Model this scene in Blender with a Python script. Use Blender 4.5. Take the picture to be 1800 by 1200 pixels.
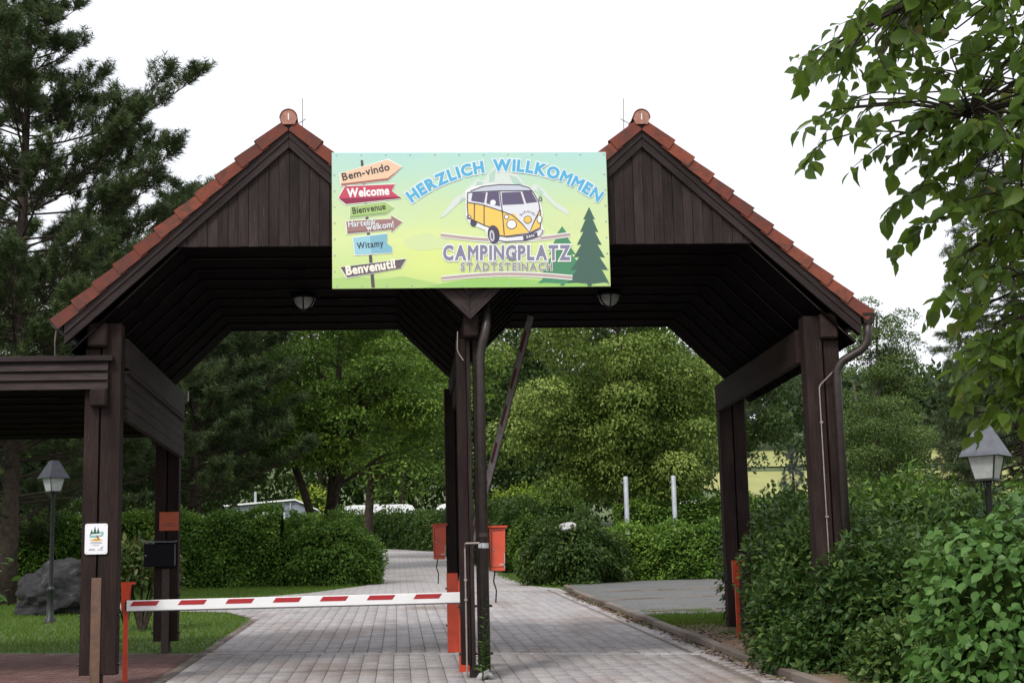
import bpy, bmesh, math, random
import numpy as np
from mathutils import Vector, Matrix, Euler

for o in list(bpy.data.objects): bpy.data.objects.remove(o)
scene = bpy.context.scene
C = scene.collection
R = math.radians
random.seed(7); rng = np.random.default_rng(7)

# ------------------------------------------------------------------ camera
cam_d = bpy.data.cameras.new('camera'); cam = bpy.data.objects.new('camera', cam_d); C.objects.link(cam)
cam_d.sensor_fit = 'HORIZONTAL'; cam_d.sensor_width = 36.0; cam_d.lens = 54.0
cam_d.clip_start = 0.1; cam_d.clip_end = 3000
_yaw, _pit, _rol = 0.07683, 0.16667, -0.02424
_F = Vector((math.sin(_yaw)*math.cos(_pit), math.cos(_yaw)*math.cos(_pit), math.sin(_pit)))
_R = Vector((math.cos(_yaw), -math.sin(_yaw), 0)); _U = _R.cross(_F)
_R2 = math.cos(_rol)*_R + math.sin(_rol)*_U; _U2 = -math.sin(_rol)*_R + math.cos(_rol)*_U
_m = Matrix((_R2, _U2, -_F)).transposed().to_4x4(); _m.translation = Vector((-0.8636, -17.4164, 0.8832))
cam.matrix_world = _m
scene.camera = cam

# ------------------------------------------------------------------ sky, sun, exposure
SUN_EL, SUN_AZ = 47.0, 208.0          # overcast: a broad soft glow behind the left shoulder
world = bpy.data.worlds.new('World'); scene.world = world; world.use_nodes = True
nt = world.node_tree; nt.nodes.clear()
n_out = nt.nodes.new('ShaderNodeOutputWorld'); n_bg = nt.nodes.new('ShaderNodeBackground')
n_sky = nt.nodes.new('ShaderNodeTexSky'); n_sky.sky_type = 'NISHITA'; n_sky.sun_disc = False
n_sky.sun_elevation = R(SUN_EL); n_sky.sun_rotation = R(SUN_AZ); n_sky.dust_density = 6; n_sky.air_density = 1.0
n_mix = nt.nodes.new('ShaderNodeMix'); n_mix.data_type = 'RGBA'
n_mix.inputs['Factor'].default_value = 0.8                       # closed cloud deck in front of the blue
nt.links.new(n_sky.outputs[0], n_mix.inputs[6]); n_mix.inputs[7].default_value = (9.2, 9.3, 9.7, 1)
nt.links.new(n_mix.outputs[2], n_bg.inputs[0]); n_bg.inputs[1].default_value = 0.1
nt.links.new(n_bg.outputs[0], n_out.inputs[0])
sun_d = bpy.data.lights.new('sun', 'SUN'); sun = bpy.data.objects.new('sun', sun_d); C.objects.link(sun)
sun_d.energy = 1.5; sun_d.angle = R(11); sun_d.color = (1, .97, .92)
_az, _el = R(SUN_AZ), R(SUN_EL)
_dir = Vector((math.sin(_az)*math.cos(_el), math.cos(_az)*math.cos(_el), math.sin(_el)))
sun.rotation_euler = (-_dir).to_track_quat('-Z', 'Y').to_euler()
vs = scene.view_settings; vs.view_transform = 'Standard'; vs.look = 'None'; vs.gamma = 1; vs.use_curve_mapping = False
vs.exposure = 0.5
scene.render.engine = 'CYCLES'
scene.render.resolution_x, scene.render.resolution_y = 1024, 682
scene.cycles.max_bounces = 6; scene.cycles.diffuse_bounces = 3; scene.cycles.transmission_bounces = 4
scene.cycles.transparent_max_bounces = 6

# ------------------------------------------------------------------ materials
M = {}
def nodes_of(name):
    m = bpy.data.materials.new(name); m.use_nodes = True; t = m.node_tree
    b = t.nodes['Principled BSDF']; M[name] = m
    return m, t, b
def N(t, typ, **k):
    n = t.nodes.new(typ)
    for a, v in k.items(): setattr(n, a, v)
    return n
def ramp(t, stops):
    r = N(t, 'ShaderNodeValToRGB'); e = r.color_ramp.elements
    while len(e) < len(stops): e.new(.5)
    for i, (p, c) in enumerate(stops): e[i].position = p; e[i].color = (*c, 1)
    return r
def noise(t, scale, detail=4, rough=.6, co='Object', stretch=(1, 1, 1)):
    if co == 'Position':
        g = N(t, 'ShaderNodeNewGeometry'); src = g.outputs['Position']
    else:
        g = N(t, 'ShaderNodeTexCoord'); src = g.outputs[co]
    mp = N(t, 'ShaderNodeMapping'); mp.inputs['Scale'].default_value = stretch
    t.links.new(src, mp.inputs[0])
    n = N(t, 'ShaderNodeTexNoise'); n.inputs['Scale'].default_value = scale
    n.inputs['Detail'].default_value = detail; n.inputs['Roughness'].default_value = rough
    t.links.new(mp.outputs[0], n.inputs['Vector'])
    return n
def mixc(t, a, b, fac, mode='MIX'):
    x = N(t, 'ShaderNodeMix', data_type='RGBA', blend_type=mode)
    for sock, v in ((x.inputs[6], a), (x.inputs[7], b), (x.inputs[0], fac)):
        if hasattr(v, 'is_output'): t.links.new(v, sock)
        elif isinstance(v, tuple): sock.default_value = (*v, 1)
        else: sock.default_value = v
    return x.outputs[2]
def bump(t, b, h, strength, dist=.01):
    bp = N(t, 'ShaderNodeBump'); bp.inputs['Strength'].default_value = strength; bp.inputs['Distance'].default_value = dist
    t.links.new(h, bp.inputs['Height']); t.links.new(bp.outputs[0], b.inputs['Normal'])
def m_plain(name, col, rough=.6, metal=0, var=.15, scale=8, spec=.5, bmp=.1, co='Object'):
    m, t, b = nodes_of(name)
    n = noise(t, scale, 5, .6, co)
    lo = tuple(c*(1-var) for c in col); hi = tuple(min(1, c*(1+var)) for c in col)
    r = ramp(t, [(.3, lo), (.7, hi)]); t.links.new(n.outputs[0], r.inputs[0]); t.links.new(r.outputs[0], b.inputs['Base Color'])
    b.inputs['Roughness'].default_value = rough; b.inputs['Metallic'].default_value = metal
    b.inputs['Specular IOR Level'].default_value = spec
    if bmp: bump(t, b, n.outputs[0], bmp)
    return m
def m_wood(name, dark, light, rough=.7, wear=(.14, .125, .12), wear_amt=.35, spec=.12):
    """stained softwood; grain runs along the local X of each timber"""
    m, t, b = nodes_of(name)
    oi = N(t, 'ShaderNodeObjectInfo')
    tc = N(t, 'ShaderNodeTexCoord'); mp = N(t, 'ShaderNodeMapping'); mp.inputs['Scale'].default_value = (1.2, 26, 26)
    off = N(t, 'ShaderNodeCombineXYZ'); ml = N(t, 'ShaderNodeMath', operation='MULTIPLY'); ml.inputs[1].default_value = 37
    t.links.new(oi.outputs['Random'], ml.inputs[0])
    for i in range(3): t.links.new(ml.outputs[0], off.inputs[i])
    t.links.new(tc.outputs['Object'], mp.inputs[0]); t.links.new(off.outputs[0], mp.inputs['Location'])
    n = N(t, 'ShaderNodeTexNoise'); n.inputs['Scale'].default_value = 3; n.inputs['Detail'].default_value = 6; n.inputs['Roughness'].default_value = .65
    t.links.new(mp.outputs[0], n.inputs['Vector'])
    r = ramp(t, [(.3, dark), (.7, light)]); t.links.new(n.outputs[0], r.inputs[0])
    # weathered streaks where the stain has gone
    mp2 = N(t, 'ShaderNodeMapping'); mp2.inputs['Scale'].default_value = (.7, 14, 14); t.links.new(tc.outputs['Object'], mp2.inputs[0]); t.links.new(off.outputs[0], mp2.inputs['Location'])
    n2 = N(t, 'ShaderNodeTexNoise'); n2.inputs['Scale'].default_value = 3.4; n2.inputs['Detail'].default_value = 8; n2.inputs['Roughness'].default_value = .75
    t.links.new(mp2.outputs[0], n2.inputs['Vector'])
    r2 = ramp(t, [(.6, (0, 0, 0)), (.72, (wear_amt,)*3)]); t.links.new(n2.outputs[0], r2.inputs[0])
    c = mixc(t, r.outputs[0], wear, r2.outputs[0])
    mp3 = N(t, 'ShaderNodeMapping'); mp3.inputs['Scale'].default_value = (.9, 3, 3); t.links.new(tc.outputs['Object'], mp3.inputs[0]); t.links.new(off.outputs[0], mp3.inputs['Location'])
    n3 = N(t, 'ShaderNodeTexNoise'); n3.inputs['Scale'].default_value = 1.6; n3.inputs['Detail'].default_value = 5; t.links.new(mp3.outputs[0], n3.inputs['Vector'])
    r3 = ramp(t, [(.3, (.62, .6, .6)), (.7, (1.3, 1.28, 1.3))]); t.links.new(n3.outputs[0], r3.inputs[0]); c = mixc(t, c, r3.outputs[0], 1.0, 'MULTIPLY')
    hs = N(t, 'ShaderNodeHueSaturation'); mr = N(t, 'ShaderNodeMapRange'); mr.inputs[3].default_value = .8; mr.inputs[4].default_value = 1.2
    t.links.new(oi.outputs['Random'], mr.inputs[0]); t.links.new(mr.outputs[0], hs.inputs['Value']); t.links.new(c, hs.inputs['Color'])
    t.links.new(hs.outputs[0], b.inputs['Base Color']); b.inputs['Roughness'].default_value = rough
    b.inputs['Specular IOR Level'].default_value = spec
    bump(t, b, n.outputs[0], .35, .006)
    return m
def m_leaf(name, stops, rough=.5, trans=.22, tcol=(.18, .3, .04), vary=.12, spec=.18):
    """leaf: per-leaf tint picks a colour, the blade lets some light through"""
    m, t, b = nodes_of(name)
    at = N(t, 'ShaderNodeAttribute'); at.attribute_name = 'tint'
    oi = N(t, 'ShaderNodeObjectInfo')
    ad = N(t, 'ShaderNodeMath', operation='ADD'); t.links.new(at.outputs['Fac'], ad.inputs[0])
    mu = N(t, 'ShaderNodeMath', operation='MULTIPLY'); mu.inputs[1].default_value = vary
    t.links.new(oi.outputs['Random'], mu.inputs[0]); t.links.new(mu.outputs[0], ad.inputs[1])
    r = ramp(t, stops); t.links.new(ad.outputs[0], r.inputs[0])
    t.links.new(r.outputs[0], b.inputs['Base Color']); b.inputs['Roughness'].default_value = rough; b.inputs['Specular IOR Level'].default_value = spec
    tr = N(t, 'ShaderNodeBsdfTranslucent'); tc = mixc(t, r.outputs[0], tcol, .5); t.links.new(tc, tr.inputs[0])
    mx = N(t, 'ShaderNodeMixShader'); mx.inputs[0].default_value = trans
    out = t.nodes['Material Output']
    t.links.new(b.outputs[0], mx.inputs[1]); t.links.new(tr.outputs[0], mx.inputs[2]); t.links.new(mx.outputs[0], out.inputs[0])
    return m
def m_flat(name, col, rough=.4, spec=.3):
    m, t, b = nodes_of(name)
    n = noise(t, 60, 2); r = ramp(t, [(.3, tuple(c*.97 for c in col)), (.7, col)]); t.links.new(n.outputs[0], r.inputs[0])
    t.links.new(r.outputs[0], b.inputs['Base Color']); b.inputs['Roughness'].default_value = rough; b.inputs['Specular IOR Level'].default_value = spec
    return m

m_wood('wood_post', (0.0144, 0.0094, 0.0086), (0.0336, 0.0220, 0.0194), wear_amt=.25)
m_wood('wood_gable', (0.0195, 0.0144, 0.0140), (0.0437, 0.0320, 0.0304), wear_amt=.7)
m_wood('wood_barge', (0.0216, 0.0160, 0.0162), (0.0504, 0.0380, 0.0372), wear_amt=.5)
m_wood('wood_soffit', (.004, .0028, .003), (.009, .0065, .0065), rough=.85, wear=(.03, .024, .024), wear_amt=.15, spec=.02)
m_plain('steel_brown', (.12, .07, .045), .55, .1, .25, 14)
m_plain('steel_brown_dark', (.045, .028, .023), .6, .1, .25, 14)  # darker brown for the rear footing plates
m_plain('steel_dark', (.03, .027, .026), .45, .5, .35, 9)
m_plain('pipe_brown', (.035, .028, .025), .42, .35, .3, 11)
m_plain('galvanised', (.42, .44, .46), .42, .6, .15, 20)
m_plain('zinc_wire', (.32, .27, .25), .5, .5, .2, 20)
m_plain('pole_grey', (.36, .39, .43), .5, .2, .12, 6)
m_plain('red_paint', (.52, .055, .018), .42, 0, .2, 5)
m_plain('red_box', (.56, .07, .03), .4, 0, .14, 5)
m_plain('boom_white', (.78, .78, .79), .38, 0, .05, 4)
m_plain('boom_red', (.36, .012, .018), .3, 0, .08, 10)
m_plain('boom_white_shaded', (.27, .235, .235), .6, 0, .3, 6)  # raised boom's weathered white, darkened for the shade under the roof
m_plain('boom_red_shaded', (.1, .012, .018), .6, 0, .3, 8)  # raised boom's stripe red, roof shade mixed into the colour
m_plain('hood_shaded', (.028, .029, .04), .5, .2, .3, 10)  # left lantern's hood, the pine's shade put into the colour
m_plain('black_plastic', (.004, .0045, .008), .5, 0, .3, 12, .12)
m_plain('slate_metal', (.10, .105, .125), .45, .4, .25, 10)
m_plain('lamp_iron', (.014, .018, .016), .45, .2, .3, 10)
m_plain('notice_white', (.8, .81, .84), .3, 0, .02, 4)
m_plain('notice_orange', (.46, .075, .016), .45, 0, .08, 6)
m_plain('caravan_white', (.82, .83, .85), .3, 0, .04, 2)
m_plain('caravan_glass', (.03, .035, .04), .1, 0, .1, 3)
m_plain('caravan_stripe', (.1, .14, .25), .35, 0, .1, 3)
m_plain('awning_grey', (.22, .25, .31), .6, 0, .1, 3)
m_plain('rubber', (.015, .015, .016), .8, 0, .2, 8)
m_plain('bark', (.05, .038, .03), .9, 0, .5, 7, .2, .8)
m_plain('bark_grey', (.11, .098, .085), .9, 0, .4, 7, .2, .8)
m_plain('twig', (.035, .026, .02), .8, 0, .4, 12, .2, .3)
m_plain('soil', (.10, .07, .05), .95, 0, .4, 6, .1, .6)
m_plain('sack_plastic', (.38, .38, .37), .5, 0, .1, 10)

def m_glass_frost():
    m, t, b = nodes_of('lamp_glass'); b.inputs['Base Color'].default_value = (.42, .44, .43, 1); b.inputs['Roughness'].default_value = .35
    n = noise(t, 14, 3); r = ramp(t, [(.3, (.33, .35, .34)), (.7, (.46, .48, .47))]); t.links.new(n.outputs[0], r.inputs[0]); t.links.new(r.outputs[0], b.inputs['Base Color'])
    b.inputs['Transmission Weight'].default_value = .15
m_glass_frost()
def m_tile():
    m, t, b = nodes_of('roof_tile'); oi = N(t, 'ShaderNodeObjectInfo'); at = N(t, 'ShaderNodeAttribute'); at.attribute_name = 'tint'
    ad = N(t, 'ShaderNodeMath', operation='ADD'); t.links.new(oi.outputs['Random'], ad.inputs[0]); t.links.new(at.outputs['Fac'], ad.inputs[1])
    fr = N(t, 'ShaderNodeMath', operation='FRACT'); t.links.new(ad.outputs[0], fr.inputs[0])
    r = ramp(t, [(0, (.135, .037, .026)), (.5, (.185, .048, .031)), (1, (.235, .066, .039))]); t.links.new(fr.outputs[0], r.inputs[0])
    n = noise(t, 7, 6, .7, 'Position'); r2 = ramp(t, [(.42, (0, 0, 0)), (.6, (.75,)*3)]); t.links.new(n.outputs[0], r2.inputs[0])
    c = mixc(t, r.outputs[0], (.075, .04, .034), r2.outputs[0])
    n3 = noise(t, 38, 3, .6, 'Position'); r3 = ramp(t, [(.66, (0, 0, 0)), (.72, (.8,)*3)]); t.links.new(n3.outputs[0], r3.inputs[0])
    c = mixc(t, c, (.055, .05, .045), r3.outputs[0])
    t.links.new(c, b.inputs['Base Color']); b.inputs['Roughness'].default_value = .8; b.inputs['Specular IOR Level'].default_value = .25
    bump(t, b, n3.outputs[0], .2, .004)
m_tile()
def m_paver(name, stops, stain, moss):
    m, t, b = nodes_of(name); oi = N(t, 'ShaderNodeObjectInfo'); at = N(t, 'ShaderNodeAttribute'); at.attribute_name = 'tint'
    ad = N(t, 'ShaderNodeMath', operation='ADD'); t.links.new(oi.outputs['Random'], ad.inputs[0]); t.links.new(at.outputs['Fac'], ad.inputs[1])
    fr = N(t, 'ShaderNodeMath', operation='FRACT'); t.links.new(ad.outputs[0], fr.inputs[0])
    r = ramp(t, stops); t.links.new(fr.outputs[0], r.inputs[0])
    n = noise(t, .55, 6, .62, 'Position', (1, .6, 1)); r2 = ramp(t, [(.5, (0, 0, 0)), (.68, (.75,)*3)]); t.links.new(n.outputs[0], r2.inputs[0])
    c = mixc(t, r.outputs[0], stain, r2.outputs[0])
    n4 = noise(t, 1.6, 5, .6, 'Position', (1.3, .1, 1)); r4 = ramp(t, [(.35, (.88, .87, .875)), (.6, (1.04,)*3)]); t.links.new(n4.outputs[0], r4.inputs[0])
    c = mixc(t, c, r4.outputs[0], 1.0, 'MULTIPLY')
    n2 = noise(t, 30, 5, .7, 'Position'); r3 = ramp(t, [(.3, (.72,)*3), (.7, (1.15,)*3)]); t.links.new(n2.outputs[0], r3.inputs[0])
    c = mixc(t, c, r3.outputs[0], 1.0, 'MULTIPLY')
    t.links.new(c, b.inputs['Base Color']); b.inputs['Roughness'].default_value = .85; b.inputs['Specular IOR Level'].default_value = .25
    bump(t, b, n2.outputs[0], .3, .004)
m_paver('paver', [(0, (.315, .298, .302)), (.5, (.375, .355, .355)), (1, (.43, .405, .4))], (.25, .195, .165), 0)
m_paver('paver_pale', [(0, (.40, .39, .40)), (1, (.5, .49, .5))], (.34, .32, .31), 0)
m_paver('paver_red', [(0, (.14, .075, .07)), (.5, (.18, .10, .09)), (1, (.21, .125, .11))], (.12, .085, .075), 0)
m_paver('kerb_stone', [(0, (.15, .125, .105)), (1, (.22, .185, .16))], (.09, .065, .05), 0)

def m_road_far():
    m, t, b = nodes_of('road_surface')
    g = N(t, 'ShaderNodeNewGeometry'); mp = N(t, 'ShaderNodeMapping'); t.links.new(g.outputs['Position'], mp.inputs[0])
    mp.inputs['Rotation'].default_value = (0, 0, R(90))
    br = N(t, 'ShaderNodeTexBrick'); br.offset = 0.0; br.inputs['Scale'].default_value = 1; br.inputs['Brick Width'].default_value = .165; br.inputs['Row Height'].default_value = .2
    br.inputs['Mortar Size'].default_value = .008; br.inputs['Color1'].default_value = (.34, .322, .322, 1); br.inputs['Color2'].default_value = (.41, .39, .385, 1); br.inputs['Mortar'].default_value = (.25, .22, .2, 1)
    t.links.new(mp.outputs[0], br.inputs['Vector'])
    n = noise(t, .55, 6, .62, 'Position', (1, .6, 1)); r2 = ramp(t, [(.5, (0, 0, 0)), (.7, (.6,)*3)]); t.links.new(n.outputs[0], r2.inputs[0])
    c = mixc(t, br.outputs[0], (.2, .16, .135), r2.outputs[0])
    t.links.new(c, b.inputs['Base Color']); b.inputs['Roughness'].default_value = .85
m_road_far()
def m_joint():
    m_plain('joint_sand', (.185, .158, .14), .95, 0, .4, 12, .1, .4, 'Position')
m_joint()
def m_gravel():
    m, t, b = nodes_of('gravel'); n = noise(t, 16, 8, .85, 'Position'); r = ramp(t, [(.35, (.06, .06, .06)), (.65, (.24, .24, .238))]); t.links.new(n.outputs[0], r.inputs[0])
    n2 = noise(t, .8, 5, .6, 'Position'); r2 = ramp(t, [(.5, (0, 0, 0)), (.68, (.5,)*3)]); t.links.new(n2.outputs[0], r2.inputs[0])
    c = mixc(t, r.outputs[0], (.12, .125, .08), r2.outputs[0])
    n5 = noise(t, 4, 6, .75, 'Position', (.25, 1.6, 1)); r5 = ramp(t, [(.38, (.6,)*3), (.62, (1.0,)*3)]); t.links.new(n5.outputs[0], r5.inputs[0])
    c = mixc(t, c, r5.outputs[0], 1.0, 'MULTIPLY'); t.links.new(c, b.inputs['Base Color']); b.inputs['Roughness'].default_value = .95
    bump(t, b, n.outputs[0], .6, .01)
m_gravel()
def m_turf():
    m, t, b = nodes_of('turf'); n = noise(t, 3.5, 6, .7, 'Position'); r = ramp(t, [(.3, (.035, .062, .012)), (.55, (.06, .105, .02)), (.75, (.085, .125, .03))]); t.links.new(n.outputs[0], r.inputs[0])
    t.links.new(r.outputs[0], b.inputs['Base Color']); b.inputs['Roughness'].default_value = .9; bump(t, b, n.outputs[0], .5, .02)
    m, t, b = nodes_of('litter'); n = noise(t, 22, 6, .75, 'Position'); r = ramp(t, [(.3, (.09, .055, .035)), (.55, (.21, .135, .09)), (.75, (.30, .22, .16))]); t.links.new(n.outputs[0], r.inputs[0])
    n2 = noise(t, 1.3, 4, .6, 'Position'); r2 = ramp(t, [(.48, (0, 0, 0)), (.6, (.7,)*3)]); t.links.new(n2.outputs[0], r2.inputs[0])
    c = mixc(t, r.outputs[0], (.075, .1, .03), r2.outputs[0])
    t.links.new(c, b.inputs['Base Color']); b.inputs['Roughness'].default_value = .95; bump(t, b, n.outputs[0], .6, .015)
    m, t, b = nodes_of('field_crop'); n = noise(t, .25, 6, .7, 'Position', (1, .12, 1)); r = ramp(t, [(.3, (.24, .25, .075)), (.7, (.33, .33, .105))]); t.links.new(n.outputs[0], r.inputs[0])
    t.links.new(r.outputs[0], b.inputs['Base Color']); b.inputs['Roughness'].default_value = .9
    m, t, b = nodes_of('meadow'); n = noise(t, .3, 6, .7, 'Position'); r = ramp(t, [(.3, (.055, .085, .025)), (.7, (.1, .14, .04))]); t.links.new(n.outputs[0], r.inputs[0])
    t.links.new(r.outputs[0], b.inputs['Base Color']); b.inputs['Roughness'].default_value = .95
    m, t, b = nodes_of('boulder_stone'); n = noise(t, 3, 8, .7); r = ramp(t, [(.42, (.010, .010, .0115)), (.6, (.026, .026, .028)), (.72, (.14, .135, .13))]); t.links.new(n.outputs[0], r.inputs[0])
    t.links.new(r.outputs[0], b.inputs['Base Color']); b.inputs['Roughness'].default_value = .85; bump(t, b, n.outputs[0], .9, .05)
    m, t, b = nodes_of('pale_stone'); n = noise(t, 6, 8, .7); r = ramp(t, [(.35, (.3, .3, .3)), (.7, (.55, .54, .53))]); t.links.new(n.outputs[0], r.inputs[0])
    t.links.new(r.outputs[0], b.inputs['Base Color']); b.inputs['Roughness'].default_value = .85
m_turf()
m_leaf('leaf_grass', [(0, (.045, .095, .008)), (.6, (.085, .16, .014)), (1, (.16, .2, .04))], .6, .25)
m_leaf('leaf_hedge', [(0, (0.0381, 0.0851, 0.0146)), (.55, (0.0896, 0.1792, 0.0269)), (1, (0.2128, 0.3248, 0.0515))], .5, .25)
m_leaf('leaf_hedge_dark', [(0, (.016, .036, .008)), (.6, (.036, .075, .013)), (1, (.1, .13, .035))], .5, .2)
m_leaf('leaf_lime', [(0, (.10, .19, .01)), (1, (.32, .4, .04))], .5, .3)
m_leaf('leaf_maple', [(0, (0.0375, 0.0750, 0.0125)), (.55, (0.0900, 0.1625, 0.0250)), (1, (0.2250, 0.3375, 0.0500))], .5, .28)
m_leaf('leaf_linden', [(0, (0.0432, 0.0756, 0.0130)), (.55, (0.1080, 0.1674, 0.0281)), (1, (0.2916, 0.3672, 0.0918))], .55, .25)
m_leaf('leaf_ash', [(0, (0.0403, 0.0713, 0.0207)), (.6, (0.0805, 0.1265, 0.0345)), (1, (0.1495, 0.2012, 0.0633))], .55, .22)
m_leaf('leaf_dark', [(0, (0.0162, 0.0324, 0.0095)), (.6, (0.0324, 0.0607, 0.0149)), (1, (0.0743, 0.1148, 0.0270))], .55, .18)
m_leaf('needle_pine', [(0, (0.0242, 0.0418, 0.0165)), (.6, (0.0495, 0.0770, 0.0286)), (1, (0.1210, 0.1540, 0.0495))], .5, .1, (.08, .12, .03))
m_leaf('needle_blue', [(0, (.045, .068, .06)), (1, (.1, .135, .12))], .5, .1, (.1, .14, .1))
m_leaf('leaf_far_hazed', [(0, (.022, .04, .02)), (.6, (.04, .065, .03)), (1, (.07, .1, .045))], .7, .1)  # distant foliage, slight haze greyed into the leaf colour
m_leaf('leaf_dogwood', [(0, (0.0169, 0.0437, 0.0105)), (.6, (0.0429, 0.0897, 0.0210)), (1, (0.1235, 0.1898, 0.0473))], .42, .22)
m_leaf('leaf_lilac', [(0, (.036, .088, .018)), (.6, (.07, .155, .034)), (1, (.125, .23, .06))], .42, .25)
m_leaf('leaf_branch', [(0, (.03, .06, .014)), (.5, (.06, .11, .022)), (.85, (.14, .21, .035)), (1, (.2, .13, .06))], .4, .5, (.24, .36, .03))
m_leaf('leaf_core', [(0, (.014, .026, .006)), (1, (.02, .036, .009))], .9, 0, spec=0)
m_leaf('leaf_rhodo', [(0, (.022, .045, .01)), (.6, (.05, .08, .018)), (1, (.14, .12, .05))], .4, .15)
# ------------------------------------------------------------------ helpers
YP = [-400, -60, 0, 30, 75, 110, 180, 200, 250, 300, 450, 800]
ZP = [-20, -3, 0, 1.5, 3.93, 6.4, 13, 15.6, 22.3, 30.2, 52, 85]
def gz(y): return float(np.interp(y, YP, ZP))
SLOPE = math.atan(.05)
def tag(o, label=None, cat=None, group=None, kind=None):
    if label: o['label'] = label
    if cat: o['category'] = cat
    if group: o['group'] = group
    if kind: o['kind'] = kind
    return o
def wloc(o):
    v = Vector((0, 0, 0))
    while o is not None: v += o.location; o = o.parent
    return v
def empty(name, loc, label, cat, group=None):
    o = bpy.data.objects.new(name, None); C.objects.link(o); o.location = loc; o.empty_display_size = .2
    return tag(o, label, cat, group)
def link(name, mesh, mat=None, parent=None, loc=(0, 0, 0), rot=(0, 0, 0)):
    """loc is in world coordinates; ancestors carry only translations"""
    o = bpy.data.objects.new(name, mesh); C.objects.link(o)
    if mat and not mesh.materials: mesh.materials.append(M[mat])
    l = Vector(loc)
    if parent is not None: l -= wloc(parent); o.parent = parent
    o.location = l; o.rotation_euler = rot
    return o
def np_mesh(name, V, F, tint=None, smooth=False):
    V = np.asarray(V, np.float32); F = np.asarray(F, np.int32); k = F.shape[1]
    me = bpy.data.meshes.new(name); me.vertices.add(len(V)); me.vertices.foreach_set('co', V.ravel())
    me.loops.add(F.size); me.loops.foreach_set('vertex_index', F.ravel())
    me.polygons.add(len(F)); me.polygons.foreach_set('loop_start', np.arange(len(F), dtype=np.int32)*k)
    me.polygons.foreach_set('loop_total', np.full(len(F), k, np.int32))
    if smooth: me.polygons.foreach_set('use_smooth', np.ones(len(F), bool))
    me.update(calc_edges=True)
    if tint is not None:
        a = me.attributes.new('tint', 'FLOAT', 'FACE'); a.data.foreach_set('value', np.asarray(tint, np.float32))
    return me
class MB:
    def __init__(s): s.v = []; s.f = []
    def add(s, V, F):
        n = len(s.v); s.v += [tuple(p) for p in V]; s.f += [tuple(i+n for i in q) for q in F]; return s
    def box(s, x0, x1, y0, y1, z0, z1, b=0.0):
        if b <= 0:
            V = [(x, y, z) for z in (z0, z1) for y in (y0, y1) for x in (x0, x1)]
            return s.add(V, [(0, 2, 3, 1), (4, 5, 7, 6), (0, 1, 5, 4), (2, 6, 7, 3), (0, 4, 6, 2), (1, 3, 7, 5)])
        bm = bmesh.new(); bmesh.ops.create_cube(bm, size=1)
        for v in bm.verts: v.co = Vector(((x0+x1)/2+v.co.x*(x1-x0), (y0+y1)/2+v.co.y*(y1-y0), (z0+z1)/2+v.co.z*(z1-z0)))
        bmesh.ops.bevel(bm, geom=list(bm.edges), offset=b, segments=1, affect='EDGES')
        s.bm(bm); return s
    def bm(s, bm):
        bm.verts.index_update(); s.add([v.co for v in bm.verts], [[v.index for v in f.verts] for f in bm.faces]); bm.free()
    def tube(s, pts, rad, n=8, cap=True):
        pts = [Vector(p) for p in pts]
        if not hasattr(rad, '__len__'): rad = [rad]*len(pts)
        rings = []; prev = None
        for i, p in enumerate(pts):
            d = (pts[min(i+1, len(pts)-1)] - pts[max(i-1, 0)]).normalized()
            a = prev if prev is not None else (Vector((0, 0, 1)) if abs(d.z) < .9 else Vector((1, 0, 0)))
            u = (a - d*a.dot(d)).normalized(); w = d.cross(u); prev = u
            rings.append([p + rad[i]*(math.cos(2*math.pi*k/n)*u + math.sin(2*math.pi*k/n)*w) for k in range(n)])
        V = [q for r in rings for q in r]
        F = [(i*n+k, i*n+(k+1) % n, (i+1)*n+(k+1) % n, (i+1)*n+k) for i in range(len(pts)-1) for k in range(n)]
        if cap: F += [tuple(range(n-1, -1, -1)), tuple((len(pts)-1)*n+k for k in range(n))]
        return s.add(V, F)
    def prism_y(s, poly, y0, y1):
        n = len(poly); V = [(x, y0, z) for x, z in poly] + [(x, y1, z) for x, z in poly]
        a = sum(poly[i][0]*poly[(i+1) % n][1]-poly[(i+1) % n][0]*poly[i][1] for i in range(n))
        f, b = tuple(range(n)), tuple(range(2*n-1, n-1, -1))
        F = [f, b] + [(i, i+n, (i+1) % n+n, (i+1) % n) for i in range(n)]
        if a < 0: F = [tuple(reversed(q)) for q in F]
        return s.add(V, F)
    def prism_x(s, poly, x0, x1):
        m = MB().prism_y(poly, x0, x1); return s.add([(p[1], p[0], p[2]) for p in m.v], [tuple(reversed(f)) for f in m.f])
    def lathe(s, prof, n=16, c=(0, 0, 0)):
        V = [(c[0]+r*math.cos(2*math.pi*k/n), c[1]+r*math.sin(2*math.pi*k/n), c[2]+z) for r, z in prof for k in range(n)]
        F = [(i*n+k, i*n+(k+1) % n, (i+1)*n+(k+1) % n, (i+1)*n+k) for i in range(len(prof)-1) for k in range(n)]
        return s.add(V, F)
    def build(s, name, mat, parent=None, smooth=False, origin=None, tint=None):
        """vertices are in world coordinates; the object's origin is its parent's (or `origin`)"""
        o = Vector(origin) if origin is not None else (wloc(parent) if parent is not None else Vector((0, 0, 0)))
        me = bpy.data.meshes.new(name); me.from_pydata([tuple(Vector(p)-o) for p in s.v], [], s.f)
        if smooth:
            for p in me.polygons: p.use_smooth = True
        if tint is not None:
            a = me.attributes.new('tint', 'FLOAT', 'FACE'); a.data.foreach_set('value', np.asarray(tint, np.float32))
        me.validate(); me.update()
        return link(name, me, mat, parent, o)
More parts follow.
